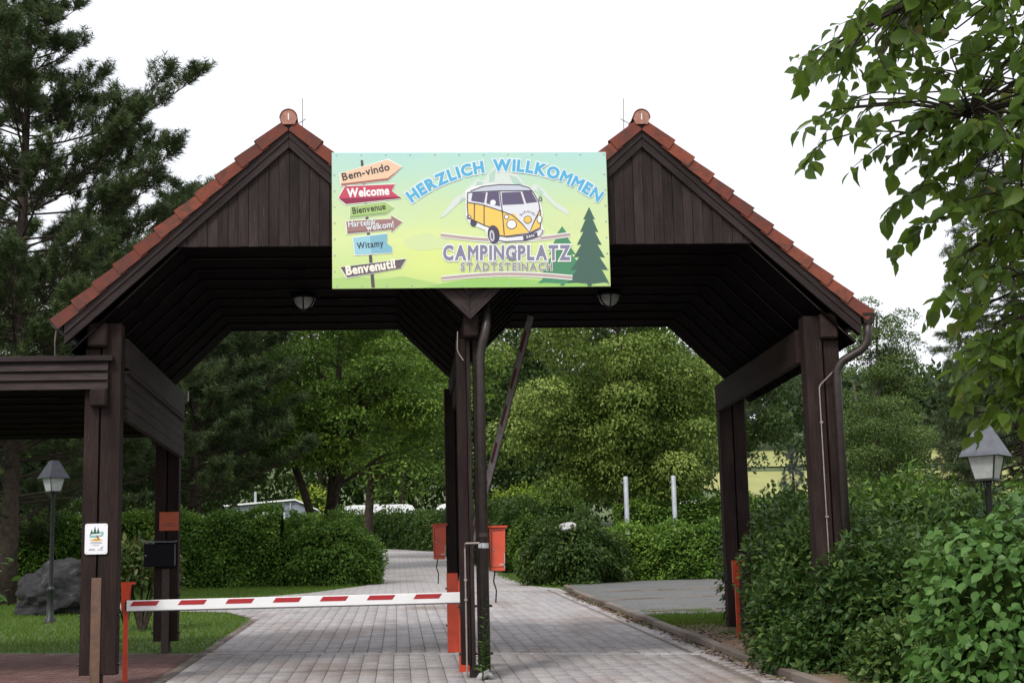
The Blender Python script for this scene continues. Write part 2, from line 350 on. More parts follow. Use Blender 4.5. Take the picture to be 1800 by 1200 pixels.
def timber(name, poly, y0, y1, ang, mat, parent):
    """plank of outline `poly` (x,z) between y0 and y1; its local X (the grain) lies at `ang` in the xz plane"""
    cx = sum(p[0] for p in poly)/len(poly); cz = sum(p[1] for p in poly)/len(poly)
    ca, sa = math.cos(ang), math.sin(ang)
    loc = [((x-cx)*ca+(z-cz)*sa, -(x-cx)*sa+(z-cz)*ca) for x, z in poly]
    m = MB().prism_y(loc, y0-(y0+y1)/2, y1-(y0+y1)/2)
    me = bpy.data.meshes.new(name); me.from_pydata(m.v, [], m.f); me.update()
    return link(name, me, mat, parent, (cx, (y0+y1)/2, cz), (0, -ang, 0))
def beam(name, p0, p1, w, h, mat, parent, b=.006):
    """squared timber from p0 to p1 (centre line); w across, h upright"""
    p0, p1 = Vector(p0), Vector(p1); d = p1-p0; L = d.length
    m = MB().box(-L/2, L/2, -w/2, w/2, -h/2, h/2, b)
    me = bpy.data.meshes.new(name); me.from_pydata(m.v, [], m.f); me.update()
    x = d.normalized(); up = Vector((0, 0, 1)) if abs(x.z) < .9 else Vector((0, -1, 0))
    yv = up.cross(x).normalized(); zv = x.cross(yv)
    return link(name, me, mat, parent, (p0+p1)/2, Matrix((x, yv, zv)).transposed().to_euler())
def copy_tree(o, parent=None):
    c = o.copy(); C.objects.link(c); c.parent = parent
    for ch in list(o.children): copy_tree(ch, c)
    return c

# ------------------------------------------------------------------ ground, road, paving
def sheet(name, rows, dz, mat, kind='structure', label=None, cat=None, parent=None):
    V = []; F = []
    for y, a, b in rows: V += [(a, y, gz(y)+dz), (b, y, gz(y)+dz)]
    for i in range(len(rows)-1): F.append((2*i, 2*i+1, 2*i+3, 2*i+2))
    o = MB().add(V, F).build(name, mat, parent)
    return tag(o, label, cat, kind=kind)
sheet('ground', [(y, -500, 500) for y in (-120, -60, 0, 30, 75, 110, 180, 200, 250, 300, 450, 800)], -.01, 'meadow',
      label='grassy ground rising away behind the gate', cat='ground')
XL = [(-30, -3.54), (11.5, -3.54), (13.2, -3.75), (15.3, -4.4), (16.3, -5.6), (17.2, -7.4), (18.6, -8.4), (20.2, -8.0), (21.0, -6.4), (21.6, -4.6), (23.6, -3.2), (27.6, -1.84), (30, -1.5), (50, -1.64), (75, -1.9), (84, -2.6)]
XR = [(-30, 3.3), (22.7, 3.3), (23.4, 3.15), (25, 2.77), (30, 2.6), (38, 2.4), (67, 1.2), (84, .9)]
def xl(y): return float(np.interp(y, [a for a, b in XL], [b for a, b in XL]))
def xr(y): return float(np.interp(y, [a for a, b in XR], [b for a, b in XR]))
ys = sorted({a for a, b in XL if a < 22} | {22.0})
road = sheet('road', [(y, xl(y), xr(y)) for y in ys], .004, 'joint_sand', label='grey paved drive running through both bays of the gate', cat='road')
ys = sorted({22.0, 22.7, 75} | {a for a, b in XL if a > 22} | {a for a, b in XR if a > 22})
sheet('lane', [(y, xl(y), xr(y)) for y in ys], .016, 'road_surface', label='grey lane bending away between the hedges', cat='road')
def bandline(x): return 3.63 - .335*x
def paver_mesh(w, l, h=.012):
    m = MB(); b = .006
    V = [(-w/2, -l/2, 0), (w/2, -l/2, 0), (w/2, l/2, 0), (-w/2, l/2, 0), (-w/2+b, -l/2+b, h), (w/2-b, -l/2+b, h), (w/2-b, l/2-b, h), (-w/2+b, l/2-b, h)]
    return np.array(V), [(4, 5, 6, 7), (0, 1, 5, 4), (1, 2, 6, 5), (2, 3, 7, 6), (3, 0, 4, 7)]
def lay_pavers(parent, centres, w, l, mat, single=lambda x, y: False, rz=0):
    V0, F0 = paver_mesh(w-.008, l-.008); F0 = np.array(F0)
    me = np_mesh('paver', V0, F0); me.materials.append(M[mat])
    rest = []; k = 0
    for x, y in centres:
        if single(x, y) and k < 300:
            o = link('paver', me, None, parent, (x, y, gz(y)+.005+random.uniform(0, .003)), (SLOPE+random.uniform(-.008, .008), random.uniform(-.008, .008), rz)); k += 1
        else: rest.append((x, y))
    if not rest: return
    P = np.array(rest); n = len(P); z = np.interp(P[:, 1], YP, ZP)+.005+rng.uniform(0, .003, n)
    c, s = math.cos(rz), math.sin(rz); B = V0.copy(); B[:, 0], B[:, 1] = V0[:, 0]*c-V0[:, 1]*s, V0[:, 0]*s+V0[:, 1]*c
    tilt = rng.uniform(-.008, .008, (n, 2))
    V = np.repeat(B[None], n, 0); V[:, :, 2] += V[:, :, 1]*(.05+tilt[:, :1]) + V[:, :, 0]*tilt[:, 1:]
    V[:, :, 0] += P[:, :1]; V[:, :, 1] += P[:, 1:2]; V[:, :, 2] += z[:, None]
    F = (F0[None]+(np.arange(n)*8)[:, None, None]).reshape(-1, 4)
    me2 = np_mesh('pavers', V.reshape(-1, 3), F, np.repeat(rng.random(n), 5)); me2.materials.append(M[mat])
    tag(link('pavers', me2, None, parent), kind='stuff')
cols = np.arange(-3.43, 2.95, .2)
near, far = [], []
for j, y in enumerate(np.arange(-6, 4.9, .1)):
    for x in cols:
        if x < 2.98 and y < bandline(x)-.17: near.append((x, y))
for y in np.arange(2.4, 22, .165):
    for x in np.arange(-8.2, 2.98, .2):
        if y > bandline(x)+.2 and x-.1 > xl(y): far.append((x, y))
lay_pavers(road, near, .2, .1, 'paver', lambda x, y: -.6 < y < .45)
lay_pavers(road, far, .2, .165, 'paver', lambda x, y: y < 5.6 and random.random() < .5)
rz = math.atan(-.335)
bd = [(x+o*.035, bandline(x)+o*.105) for o in (-.5, .5) for x in np.arange(-3.4+.1*o, 3.2, .19)]
lay_pavers(road, bd, .2, .1, 'paver_pale', lambda x, y: True, rz)
gut = [(3.08+(i % 2)*.0, y) for i, y in enumerate(np.arange(-6, 22.4, .32))]
lay_pavers(road, gut, .2, .315, 'paver', lambda x, y: -1 < y < 18)
gut = [(3.235, y) for i, y in enumerate(np.arange(-5.9, 22.4, .2))]
lay_pavers(road, gut, .1, .195, 'paver', lambda x, y: -1 < y < 18)
red = sheet('paving', [(-12, -14, -3.66), (4.85, -14, -3.66), (5.0, -14, -4.1), (6.2, -14, -8)], .004, 'joint_sand', label='reddish paving under the lean-to beside the drive', cat='paving')
rp = []
for j, y in enumerate(np.arange(-5, 6.3, .1)):
    for x in np.arange(-10, -3.7, .2) + (.1 if j % 2 else 0):
        if x < -3.77 and y < bandline(x)-.2: rp.append((x, y))
lay_pavers(red, rp, .2, .1, 'paver_red', lambda x, y: x > -5.3 and y > 2.2)
ed = tag(empty('edging', (-3.6, 0, 0), 'flush row of pale edging stones between drive and lawn', 'edging'), kind='structure')
for i, y in enumerate(np.arange(-6, 11.4, 1.0)):
    m = MB().box(-3.655, -3.545, y+.004, y+.996, 0, 0); me = np_mesh('e', *[[(-.055, -.496, 0), (.055, -.496, 0), (.055, .496, 0), (-.055, .496, 0), (-.047, -.49, .022), (.047, -.49, .022), (.047, .49, .022), (-.047, .49, .022)], [(4, 5, 6, 7), (0, 1, 5, 4), (1, 2, 6, 5), (2, 3, 7, 6), (3, 0, 4, 7)]]) if i == 0 else me
    link('edging_stone', me, 'kerb_stone', ed, (-3.6+random.uniform(-.006, .006), y+.5, gz(y+.5)), (SLOPE, 0, random.uniform(-.006, .006)))
kb = tag(empty('kerb', (3.36, 0, 0), 'raised brownish kerb along the right edge of the drive', 'kerb'), kind='structure')
km = MB().box(-.06, .06, -.497, .497, -.1, .11, .014); kme = bpy.data.meshes.new('kerb_stone'); kme.from_pydata(km.v, [], km.f); kme.update()
for i, y in enumerate(np.arange(-6, 22.5, 1.0)):
    link('kerb_stone', kme, 'kerb_stone', kb, (3.36+random.uniform(-.012, .012)+(.03*max(0, y-18)), y+.5, gz(y+.5)+random.uniform(-.012, .008)), (SLOPE+random.uniform(-.008, .008), 0, random.uniform(-.02, .02)))
# verge and parking ground to the right of the kerb, lawns to the left
sheet('verge', [(-12, 3.4, 9), (0, 3.4, 12), (9.6, 3.4, 12)], .07, 'litter', label='leaf littered earth beside the kerb under the right post', cat='verge')
pk = sheet('parking_area', [(9.6, 3.42, 16), (22.6, 3.42, 16), (25.6, 4.1, 16)], .055, 'gravel', label='grey gravel parking area marked with pale stone rows', cat='parking area')
for yl, x0, x1 in ((11.1, 3.7, 9), (15.6, 3.5, 11), (19.4, 4.0, 14)):
    n = int((x1-x0)/.45)
    for i in range(n):
        x = x0+(i+.5)*.45; y = yl+(x-x0)*.2+random.uniform(-.03, .03)
        MB().box(x-.215, x+.215, y-.04, y+.04, gz(y)+.04, gz(y)+.07+random.uniform(0, .02), .01).build('row_stone', 'kerb_stone', pk)
lw = sheet('lawn', [(4.7, -16, -3.66), (4.95, -16, -3.66), (11.5, -16, -3.66)] + [(y, -16, xl(y)-.08) for y in (13.2, 15.3, 16.3, 17.2, 18.6)] + [(19.2, -16, -8.6), (20.2, -16, -8.1)] + [(y, -16, xl(y)-.05) for y in (21, 21.6, 23.6, 27.6, 30)] + [(33, -16, -1.7)], .0, 'turf', label='short green lawn left of the drive', cat='lawn')
for i, (a, b_, c, d, nm) in enumerate(((180, 244, 43.5, 300, 0), (257, 300, 60, 300, 0))):
    sheet('field', [(a, c+(0 if i else 0), d), ((a+b_)/2 if i else 200, c, d), (b_, c, d)], .25, 'field_crop',
          label=('yellow green crop field nearer the gate' if i == 0 else 'upper strip of yellow crop below the wooded hill'), cat='field')

# ------------------------------------------------------------------ the gate building
gate = empty('gate_building', (0, 2.8, 0), 'dark timber twin gabled gate building with red tiled roofs over both lanes', 'gate')
T = .913; TH = math.atan(T); HB = 2.075; DEP = 5.66; ZA = 6.404
def ztop(dx): return ZA - T*dx
def edge_strip(o, L, y=-.3195, z=-.0235):
    """worn arris, paled for the light it catches, along the front edge of a soffit board, broken here and there"""
    m = MB(); x = -L/2
    while x < L/2-.05:
        e = min(L/2-.01, x+random.uniform(.25, 1.4))
        m.box(x, e, y-.002, y+.004, z, z+.007); x = e+random.uniform(.02, .35)
    me = bpy.data.meshes.new('lit_or_worn_edge'); me.from_pydata(m.v, [], m.f); me.update(); me.materials.append(M['wood_barge'])  # paler wood imitates light caught on the board's front edge
    s = bpy.data.objects.new('lit_or_worn_edge', me); C.objects.link(s); s.parent = o; s['kind'] = 'stuff'
for g_, ax in enumerate((-HB, HB)):
    for sgn in (-1, 1):
        outer = (sgn*ax > 0); E = 2.512 if outer else HB-.003
        ang = -TH*sgn                                     # world slope of this side
        def strip(a, b, e=E):                              # board between vertical offsets a and b below the roof line
            return [(ax+sgn*.002, ztop(0)-a), (ax+sgn*e, ztop(e)-a), (ax+sgn*e, ztop(e)-b), (ax+sgn*.002, ztop(0)-b)]
        timber('barge_board', strip(.0, .045), -.052, -.012, ang, 'wood_barge', gate)
        timber('barge_board', strip(.045, .152), -.036, -.006, ang, 'wood_barge', gate)
        timber('barge_board', strip(.155, .265), -.02, .012, ang, 'wood_barge', gate)
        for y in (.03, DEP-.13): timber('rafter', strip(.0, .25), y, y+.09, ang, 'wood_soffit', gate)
        timber('barge_board', strip(.0, .265), DEP-.03, DEP, ang, 'wood_barge', gate)
        # underside boarding of the slope: lapped boards, each with its front edge hanging a little lower
        dx0, dx1 = 1.245, (2.47 if outer else HB-.01); L = math.hypot(dx1-dx0, .98*(dx1-dx0)); a2 = -math.atan(.98)*sgn
        for i in range(9):
            y = .06+i*.622
            c = Vector((ax+sgn*(dx0+dx1)/2, y+.311, 4.985-.98*(dx1-dx0)/2))
            m = MB(); V = []
            for xx in (-L/2, L/2):
                V += [(xx, -.318, -.022), (xx, .318, .0), (xx, .318, .02), (xx, -.318, .0)]
            m.add(V, [(0, 1, 2, 3), (7, 6, 5, 4), (0, 4, 5, 1), (1, 5, 6, 2), (2, 6, 7, 3), (3, 7, 4, 0)])
            me = bpy.data.meshes.new('soffit_board'); me.from_pydata(m.v, [], m.f); me.update()
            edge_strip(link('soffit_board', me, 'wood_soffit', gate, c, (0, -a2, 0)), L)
    for i in range(9):
        y = .06+i*.622; m = MB()
        V = []
        for xx in (-1.243, 1.243): V += [(xx, -.318, -.022), (xx, .318, .0), (xx, .318, .02), (xx, -.318, .0)]
        m.add(V, [(0, 1, 2, 3), (7, 6, 5, 4), (0, 4, 5, 1), (1, 5, 6, 2), (2, 6, 7, 3), (3, 7, 4, 0)])
        me = bpy.data.meshes.new('ceiling_board'); me.from_pydata(m.v, [], m.f); me.update()
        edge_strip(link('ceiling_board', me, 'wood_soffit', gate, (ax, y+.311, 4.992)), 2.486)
    # gable boarding: upright boards cut to the roof slope
    hw = (6.14-4.971)/T; nb = 22; w = 2*hw/nb
    for i in range(nb):
        a = ax-hw+i*w+.002; b = a+w-.004
        def zt(x): return 6.175-T*abs(x-ax)
        poly = [(a, 4.971), (b, 4.971), (b, zt(b)), (a, zt(a))]
        dy = .012 if i % 2 else 0
        timber('gable_board', poly, .016+dy+random.uniform(0, .003), .04+dy, R(90), 'wood_gable', gate)
    timber('gable_panel', [(ax-hw, 4.98), (ax+hw, 4.98), (ax, 6.15)], .053, .07, R(90), 'wood_soffit', gate)
    timber('gable_panel', [(ax-hw, 4.971), (ax+hw, 4.971), (ax, 6.15)], DEP-.06, DEP-.036, R(90), 'wood_gable', gate)
    # roof deck under the tiles
    for sgn in (-1, 1):
        E = 2.53 if sgn*ax > 0 else HB-.004
        timber('roof_deck', [(ax+sgn*.002, ZA+.03), (ax+sgn*E, ztop(E)+.03), (ax+sgn*E, ztop(E)+.004), (ax+sgn*.002, ZA+.004)], -.03, DEP-.005, -TH*sgn, 'wood_soffit', gate)
# valley boards meeting below the sign
for s in (-1, 1):
    timber('valley_board', [(s*.002, 4.087), (s*.62, 4.087+.62*.98), (s*.62, 4.25+.62*T), (s*.002, 4.25)], -.028, .01, math.atan(.95)*s, 'wood_barge', gate)
# tiles
TW = .31; rows_out = 9; cosT, sinT = math.cos(TH), math.sin(TH)
def tile_profile(verge):
    # section across the tile (y, n): low pan and raised roll
    pts = [(0, .03), (.05, .045), (.1, .03), (.16, .012), (.22, .012), (.27, .024), (.31, .034)]
    m = MB(); u0, u1 = -.05, .345
    top = [[(u0, y, n-.012) for y, n in pts], [(u1, y, n+.03) for y, n in pts]]
    bot = [[(u0, y, n-.03) for y, n in pts], [(u1, y, n+.01) for y, n in pts]]
    k = len(pts); V = top[0]+top[1]+bot[0]+bot[1]
    F = [(i, k+i, k+i+1, i+1) for i in range(k-1)] + [(2*k+i+1, 3*k+i+1, 3*k+i, 2*k+i) for i in range(k-1)]
    F += [(k+i, 3*k+i, 3*k+i+1, k+i+1) for i in range(k-1)] + [(0, 2*k, 3*k, k), (k-1, 2*k-1, 4*k-1, 3*k-1)]
    m.add(V, F)
    if verge:   # the verge tile's side flap over the barge board
        y0, y1 = -.022, .0
        V = [(u0, y0+.02, .018), (u1, y0, .06), (u1+.01, y0, -.086), (u0+.01, y0+.02, -.105), (u0, y1+.01, .018), (u1, y1, .06), (u1+.01, y1, -.086), (u0+.01, y1+.01, -.105)]
        m.add(V, [(0, 1, 2, 3), (7, 6, 5, 4), (0, 4, 5, 1), (1, 5, 6, 2), (2, 6, 7, 3), (3, 7, 4, 0)])
    return m
def tile_me(name, verge, flip):
    m = tile_profile(verge); V = np.array(m.v)
    if flip:            # mirrored for the slope facing +x: u runs the other way in world x
        V[:, 0] *= -1; F = [tuple(reversed(f)) for f in m.f]
    else: F = m.f
    me = bpy.data.meshes.new(name); me.from_pydata([tuple(p) for p in V], [], F); me.update(); me.materials.append(M['roof_tile']); return me
tme = {(v, f): tile_me('verge_tile' if v else 'roof_tile', v, f) for v in (0, 1) for f in (0, 1)}
EX = (2.60-.10)/cosT/11
restV, restF, restT = [], [], []; nr = 0; singles = 0
for ax in (-HB, HB):
    for sgn in (-1, 1):
        nrow = 11 if sgn*ax > 0 else 9
        flip = 1 if sgn < 0 else 0
        for r_ in range(nrow):
            s_ = .10/cosT + r_*EX; dx = s_*cosT
            x = ax+sgn*dx; z = ztop(dx)+.075
            for c_ in range(19):
                y = -.062+c_*.302
                if c_ == 0 or (c_ < 6 and singles < 250):
                    if c_: singles += 1
                    o = link('verge_tile' if c_ == 0 else 'roof_tile', tme[(1 if c_ == 0 else 0, flip)], None, gate, (x, y, z), (0, TH*sgn+random.uniform(-.006, .006), random.uniform(-.006, .006)))
                else:
                    me = tme[(0, flip)]; mt = Matrix.Rotation(TH*sgn, 3, 'Y')
                    for v in me.vertices: restV.append(tuple(mt @ v.co + Vector((x, y, z))))
                    tt = random.random()
                    for p in me.polygons: restF.append(tuple(nr+i for i in p.vertices)); restT.append(tt)
                    nr += len(me.vertices)
m = MB(); m.v = restV; m.f = restF; tag(m.build('roof_tiles', 'roof_tile', gate, tint=restT), kind='stuff')
m_plain('ridge_end', (.36, .17, .13), .8, 0, .25, 16)
for ax in (-HB, HB):
    n = 10; prof = [(.1*math.cos(math.pi*k/n), .105*math.sin(math.pi*k/n)) for k in range(n+1)]
    for i in range(15):
        y0 = -.09+i*.385; m = MB(); sc0, sc1 = 1.06, .95
        V = []
        for y, sc in ((y0, sc0), (y0+.41, sc1)):
            V += [(ax+sc*a, y, 6.475+sc*b) for a, b in prof] + [(ax+(sc-.12)*a, y, 6.475+(sc-.12)*b) for a, b in prof]
        k = n+1; F = []
        for j in range(n):
            F += [(j, j+1, 2*k+j+1, 2*k+j), (k+j+1, k+j, 3*k+j, 3*k+j+1), (j, k+j, k+j+1, j+1), (2*k+j+1, 3*k+j+1, 3*k+j, 2*k+j)]
        m.add(V, F); rt = m.build('ridge_tile', 'roof_tile', gate, True)
    m = MB().prism_y([(ax+1.0*a, 6.475+1.0*b) for a, b in prof] + [(ax-.07, 6.40), (ax+.07, 6.40)], -.084, -.06); d = m.build('ridge_end_disc', 'ridge_end', gate)
    MB().box(ax-.006, ax+.006, -.0865, -.0842, 6.45, 6.53).build('slot', 'boom_white', d)
    MB().tube([(ax-.01+(.15 if ax < 0 else -.15), .3, 6.45), (ax+(.14 if ax < 0 else -.15), .3, 6.84)], .006, 5).tube([(ax+(.05 if ax < 0 else -.05), .3, 6.5), (ax+(.18 if ax < 0 else -.2), .28, 6.58)], .005, 5).build('lightning_rod', 'zinc_wire', gate)
# posts: pairs of timbers with a steel footing plate in between
def post(xa0, xa1, xb0, xb1, y0, y1, zt_a, zt_b, cap, zplate):
    yc = (y0+y1)/2; zb = gz(yc)+.16
    beam('post', ((xa0+xa1)/2, yc, zb), ((xa0+xa1)/2, yc, zt_a), xa1-xa0, y1-y0, 'wood_post', gate)
    beam('post', ((xb0+xb1)/2, yc, zb), ((xb0+xb1)/2, yc, zt_b), xb1-xb0, y1-y0, 'wood_post', gate)
    xm = (xa1+xb0)/2
    MB().box(xm-.008, xm+.008, y0+.05, y1-.05, gz(yc)-.1, zt_a-.05).build('spacer', 'black_plastic', gate)
    if cap: MB().box(xm-.055, xm+.055, y0-.016, y0-.002, gz(yc)-.1, zplate, .003).build('footing_plate', 'steel_brown' if yc < 1 else 'steel_brown_dark', gate)
    fb = MB().box(xm-.06, xm+.06, y0+.04, y1-.04, gz(yc)-.1, zb-.002, .004).build('footing', 'steel_dark', gate)
    for z in (zb+.12, zb+.65):
        MB().tube([(xa0-.03, yc-.05, z), (xb1+.035, yc-.05, z)], .014, 8).build('bolt', 'steel_dark', gate)
post(-4.39, -4.225, -4.205, -3.99, .2, .42, 3.83, 4.12, True, 1.24)
post(-4.36, -4.20, -4.18, -4.02, 5.2, 5.4, 3.98, 3.98, True, 1.45)
post(-.16, -.05, .035, .165, .25, .45, 3.9, 3.9, False, 0)
post(-.15, -.005, .02, .16, 5.2, 5.4, 4.0, 4.0, False, 0)
post(3.96, 4.17, 4.19, 4.37, .2, .42, 4.12, 3.83, False, 0)
post(3.97, 4.155, 4.175, 4.36, 5.2, 5.4, 3.98, 3.98, True, 1.5)
beam('batten', (-.022, .31, .1), (-.022, .31, 3.9), .05, .08, 'wood_barge', gate, .004)
for xc, w_, z0, z1 in ((-4.25, .225, 3.835, 4.115), (.015, .175, 3.9, 4.17), (4.245, .21, 3.835, 4.14)):
    beam('plate_beam', (xc, .1, (z0+z1)/2), (xc, 5.6, (z0+z1)/2), w_, z1-z0, 'wood_post', gate, .022)
beam('side_beam', (-3.985, .425, 3.805), (-3.985, 5.19, 3.805), .07, .35, 'wood_barge', gate, .01)
beam('side_beam', (3.955, .425, 3.79), (3.955, 5.19, 3.79), .08, .4, 'wood_post', gate, .01)
beam('side_beam', (-.0, .46, 3.79), (-.0, 5.19, 3.79), .07, .26, 'wood_post', gate, .01)
# gutters and downpipes
def gutter(x):
    n = 8; m = MB(); V = []
    for y in (-.05, DEP): V += [(x+.068*math.cos(math.pi*(1+k/n)), y, 4.085+.068*math.sin(math.pi*(1+k/n))) for k in range(n+1)] + [(x+.060*math.cos(math.pi*(1+k/n)), y, 4.085+.060*math.sin(math.pi*(1+k/n))) for k in range(n+1)]
    k_ = n+1; F = []
    for j in range(n): F += [(j, j+1, 2*k_+j+1, 2*k_+j), (k_+j+1, k_+j, 3*k_+j, 3*k_+j+1)]
    F += [(0, 2*k_, 3*k_, k_), (n, k_+n, 3*k_+n, 2*k_+n)]
    F.append(tuple(range(n, -1, -1)))
    m.add(V, F); o = m.build('gutter', 'pipe_brown', gate)
    MB().box(x-.078, x+.078, -.056, -.02, 4.078, 4.098, .004).build('gutter_rim', 'pipe_brown', gate)
gutter(-4.665); gutter(4.672)
m = MB(); m.add([(4.595, -.09, 4.1), (4.755, -.09, 4.1), (4.755, .07, 4.1), (4.595, .07, 4.1), (4.62, -.065, 3.98), (4.73, -.065, 3.98), (4.73, .045, 3.98), (4.62, .045, 3.98)], [(0, 1, 5, 4), (1, 2, 6, 5), (2, 3, 7, 6), (3, 0, 4, 7), (4, 5, 6, 7)])
m.build('rain_hopper', 'pipe_brown', gate)
def bend(pts, r=.12, n=5):
    pts = [Vector(p) for p in pts]; out = [pts[0]]
    for a, b, c in zip(pts, pts[1:], pts[2:]):
        d0 = (a-b).normalized(); d1 = (c-b).normalized(); q = min(r, (a-b).length/2, (c-b).length/2)
        p0, p2 = b+d0*q, b+d1*q
        for k in range(n+1):
            t_ = k/n; out.append((1-t_)**2*p0+2*t_*(1-t_)*b+t_*t_*p2)
    return out+[pts[-1]]
dp = MB().tube(bend([(4.675, -.01, 4.0), (4.66, 0, 3.72), (4.30, .11, 3.52), (4.30, .12, .05)], .14), .052, 14).build('downpipe', 'pipe_brown', gate, True)
for z in (3.44, 1.4): MB().lathe([(.053, -.025), (.058, -.02), (.058, .02), (.053, .025)], 14, (4.30, .12, z)).build('pipe_socket', 'pipe_brown', dp)
dp = MB().tube(bend([(.19, .3, 4.35), (.2, .1, 4.02), (.108, .13, 3.72), (.108, .14, .04)], .16), .054, 14).build('downpipe', 'pipe_brown', gate, True)
for z in (3.66, 1.62): MB().lathe([(.055, -.025), (.06, -.02), (.06, .02), (.055, .025)], 14, (.108, .14, z)).build('pipe_socket', 'pipe_brown', dp)
MB().lathe([(.058, -.03), (.0615, -.028), (.0615, .028), (.058, .03)], 16, (.108, .14, 1.5)).box(.045, .075, .06, .085, 1.48, 1.52).build('pipe_clamp', 'galvanised', dp)
MB().tube(bend([(.06, .1, 1.53), (-.1, .1, 1.53), (-.1, .235, 1.5), (-.1, .235, .0)], .03), .011, 8).build('earth_wire', 'zinc_wire', gate)
for z in (.9, 1.12): MB().box(-.118, -.082, .215, .248, z-.012, z+.012, .002).build('wire_clip', 'zinc_wire', gate)
MB().tube(bend([(4.27, .1, 3.45), (4.1, .17, 3.28), (4.105, .19, 1.2)], .04), .008, 6).build('earth_wire', 'zinc_wire', gate)
for z in (2.85, 1.75): MB().box(4.088, 4.122, .165, .2, z-.012, z+.012, .002).build('wire_clip', 'zinc_wire', gate)
MB().tube([(-4.69, .05, 4.02), (-4.72, .12, 3.9), (-4.74, .25, 3.74)], .01, 6).build('cable', 'zinc_wire', gate)
MB().tube(bend([(-.14, .2, 3.98), (-.15, .2, 3.75), (-.08, .2, 3.64)], .05), .007, 6).build('cable', 'zinc_wire', gate)
MB().box(-3.965, -3.93, 5.42, 5.5, 3.9, 4.05, .01).build('insulator', 'sack_plastic', gate)

# lean-to roof at the left
lean = empty('lean_to_roof', (-6.5, 2.8, 0), 'flat lean-to roof with dark boarded fascia left of the gate', 'roof')
MB().box(-9.5, -4.07, .1, .26, 3.672, 3.735, .006).build('roof_edge', 'wood_barge', lean, origin=(-6.8, .2, 3.7))
for i in range(3):
    z0 = 3.352+i*.107; tilt = .022
    m = MB(); V = [(x, y, z) for x in (-9.5, -4.125) for y, z in ((.118, z0), (.14+tilt, z0+.11), (.165+tilt, z0+.11), (.14, z0))]
    m.add(V, [(0, 1, 2, 3), (7, 6, 5, 4), (0, 4, 5, 1), (1, 5, 6, 2), (2, 6, 7, 3), (3, 7, 4, 0)]); m.build('fascia_board', 'wood_barge', lean, origin=(-6.8, .14, z0))
MB().box(-9.5, -4.42, .27, 5.5, 3.70, 3.74).build('roof_sheet', 'slate_metal', lean)
for i in range(8):
    y = .2+i*.655
    m = MB(); V = [(x, yy, zz) for x in (-9.5, -4.4) for yy, zz in ((y, 3.352), (y+.66, 3.372), (y+.66, 3.392), (y, 3.376))]
    m.add(V, [(0, 1, 2, 3), (7, 6, 5, 4), (0, 4, 5, 1), (1, 5, 6, 2), (2, 6, 7, 3), (3, 7, 4, 0)]); edge_strip(m.build('soffit_board', 'wood_soffit', lean, origin=(-6.95, y, 3.36)), 5.08, -.003, -.0105)
beam('beam_head', (-4.225, .09, 3.25), (-4.225, .2, 3.25), .19, .2, 'wood_post', lean, .022)
for i in range(4):
    z0 = 3.03+i*.135
    m = MB(); V = [(x, y, z) for y in (.43, 5.19) for x, z in ((-3.985-.03, z0), (-3.96, z0), (-3.985, z0+.14), (-4.015, z0+.14))]
    m.add(V, [(0, 1, 2, 3), (7, 6, 5, 4), (0, 4, 5, 1), (1, 5, 6, 2), (2, 6, 7, 3), (3, 7, 4, 0)])
    me_ = beam('side_cladding', (-3.985, .43, z0+.07), (-3.985, 5.19, z0+.07), .04+.012*(3-i), .128, 'wood_gable', lean, .006)
beam('side_capping', (-3.97, .425, 3.585), (-3.97, 5.19, 3.585), .09, .03, 'wood_barge', lean, .004)
for y in (.5, 5.2): beam('post', (-9.2, y, gz(y)), (-9.2, y, 3.35), .18, .18, 'wood_post', lean)
# ------------------------------------------------------------------ welcome sign
def lin(r, g, b, k=.88):
    f = lambda c: (c/255/12.92 if c/255 <= .04045 else ((c/255+.055)/1.055)**2.4)
    return tuple(k*f(c) for c in (r, g, b))
sign = empty('welcome_sign', (.02, -.1, 4.435), 'wide printed welcome board with a yellow camper van between the two gables', 'sign')
def m_signbg():
    m, t, b = nodes_of('sign_print')
    tc = N(t, 'ShaderNodeTexCoord'); sp = N(t, 'ShaderNodeSeparateXYZ'); t.links.new(tc.outputs['Object'], sp.inputs[0])
    mr = N(t, 'ShaderNodeMapRange'); mr.inputs[1].default_value = 0; mr.inputs[2].default_value = 1.61; t.links.new(sp.outputs['Z'], mr.inputs[0])
    r = ramp(t, [(0, lin(184, 216, 138)), (.12, lin(204, 228, 148)), (.35, lin(222, 237, 168)), (.62, lin(208, 231, 180)), (.85, lin(192, 228, 208)), (1, lin(184, 226, 220))]); t.links.new(mr.outputs[0], r.inputs[0])
    # yellow glow printed low in the middle left
    mp = N(t, 'ShaderNodeMapping'); mp.inputs['Location'].default_value = (.55, 0, -.62); mp.inputs['Scale'].default_value = (1.25, 0, 2.0); t.links.new(tc.outputs['Object'], mp.inputs[0])
    gr = N(t, 'ShaderNodeTexGradient', gradient_type='SPHERICAL'); t.links.new(mp.outputs[0], gr.inputs[0])
    gm = N(t, 'ShaderNodeMath', operation='MULTIPLY'); gm.inputs[1].default_value = .7; t.links.new(gr.outputs['Fac'], gm.inputs[0])
    c = mixc(t, r.outputs[0], lin(232, 242, 140), gm.outputs[0])
    n = noise(t, 1.4, 3); r2 = ramp(t, [(.5, (0, 0, 0)), (.75, (.35,)*3)]); t.links.new(n.outputs[0], r2.inputs[0])
    c = mixc(t, c, lin(205, 232, 200), r2.outputs[0])
    t.links.new(c, b.inputs['Base Color']); b.inputs['Roughness'].default_value = .35; b.inputs['Specular IOR Level'].default_value = .4
m_signbg()
PC = {}
def pc(r, g, b):
    k = 'print_%d_%d_%d' % (r, g, b)
    if k not in PC: m_flat(k, lin(r, g, b)); PC[k] = 1
    return k
SX0, SX1, SZ0, SZ1 = -1.575, 1.630, 4.435, 6.045
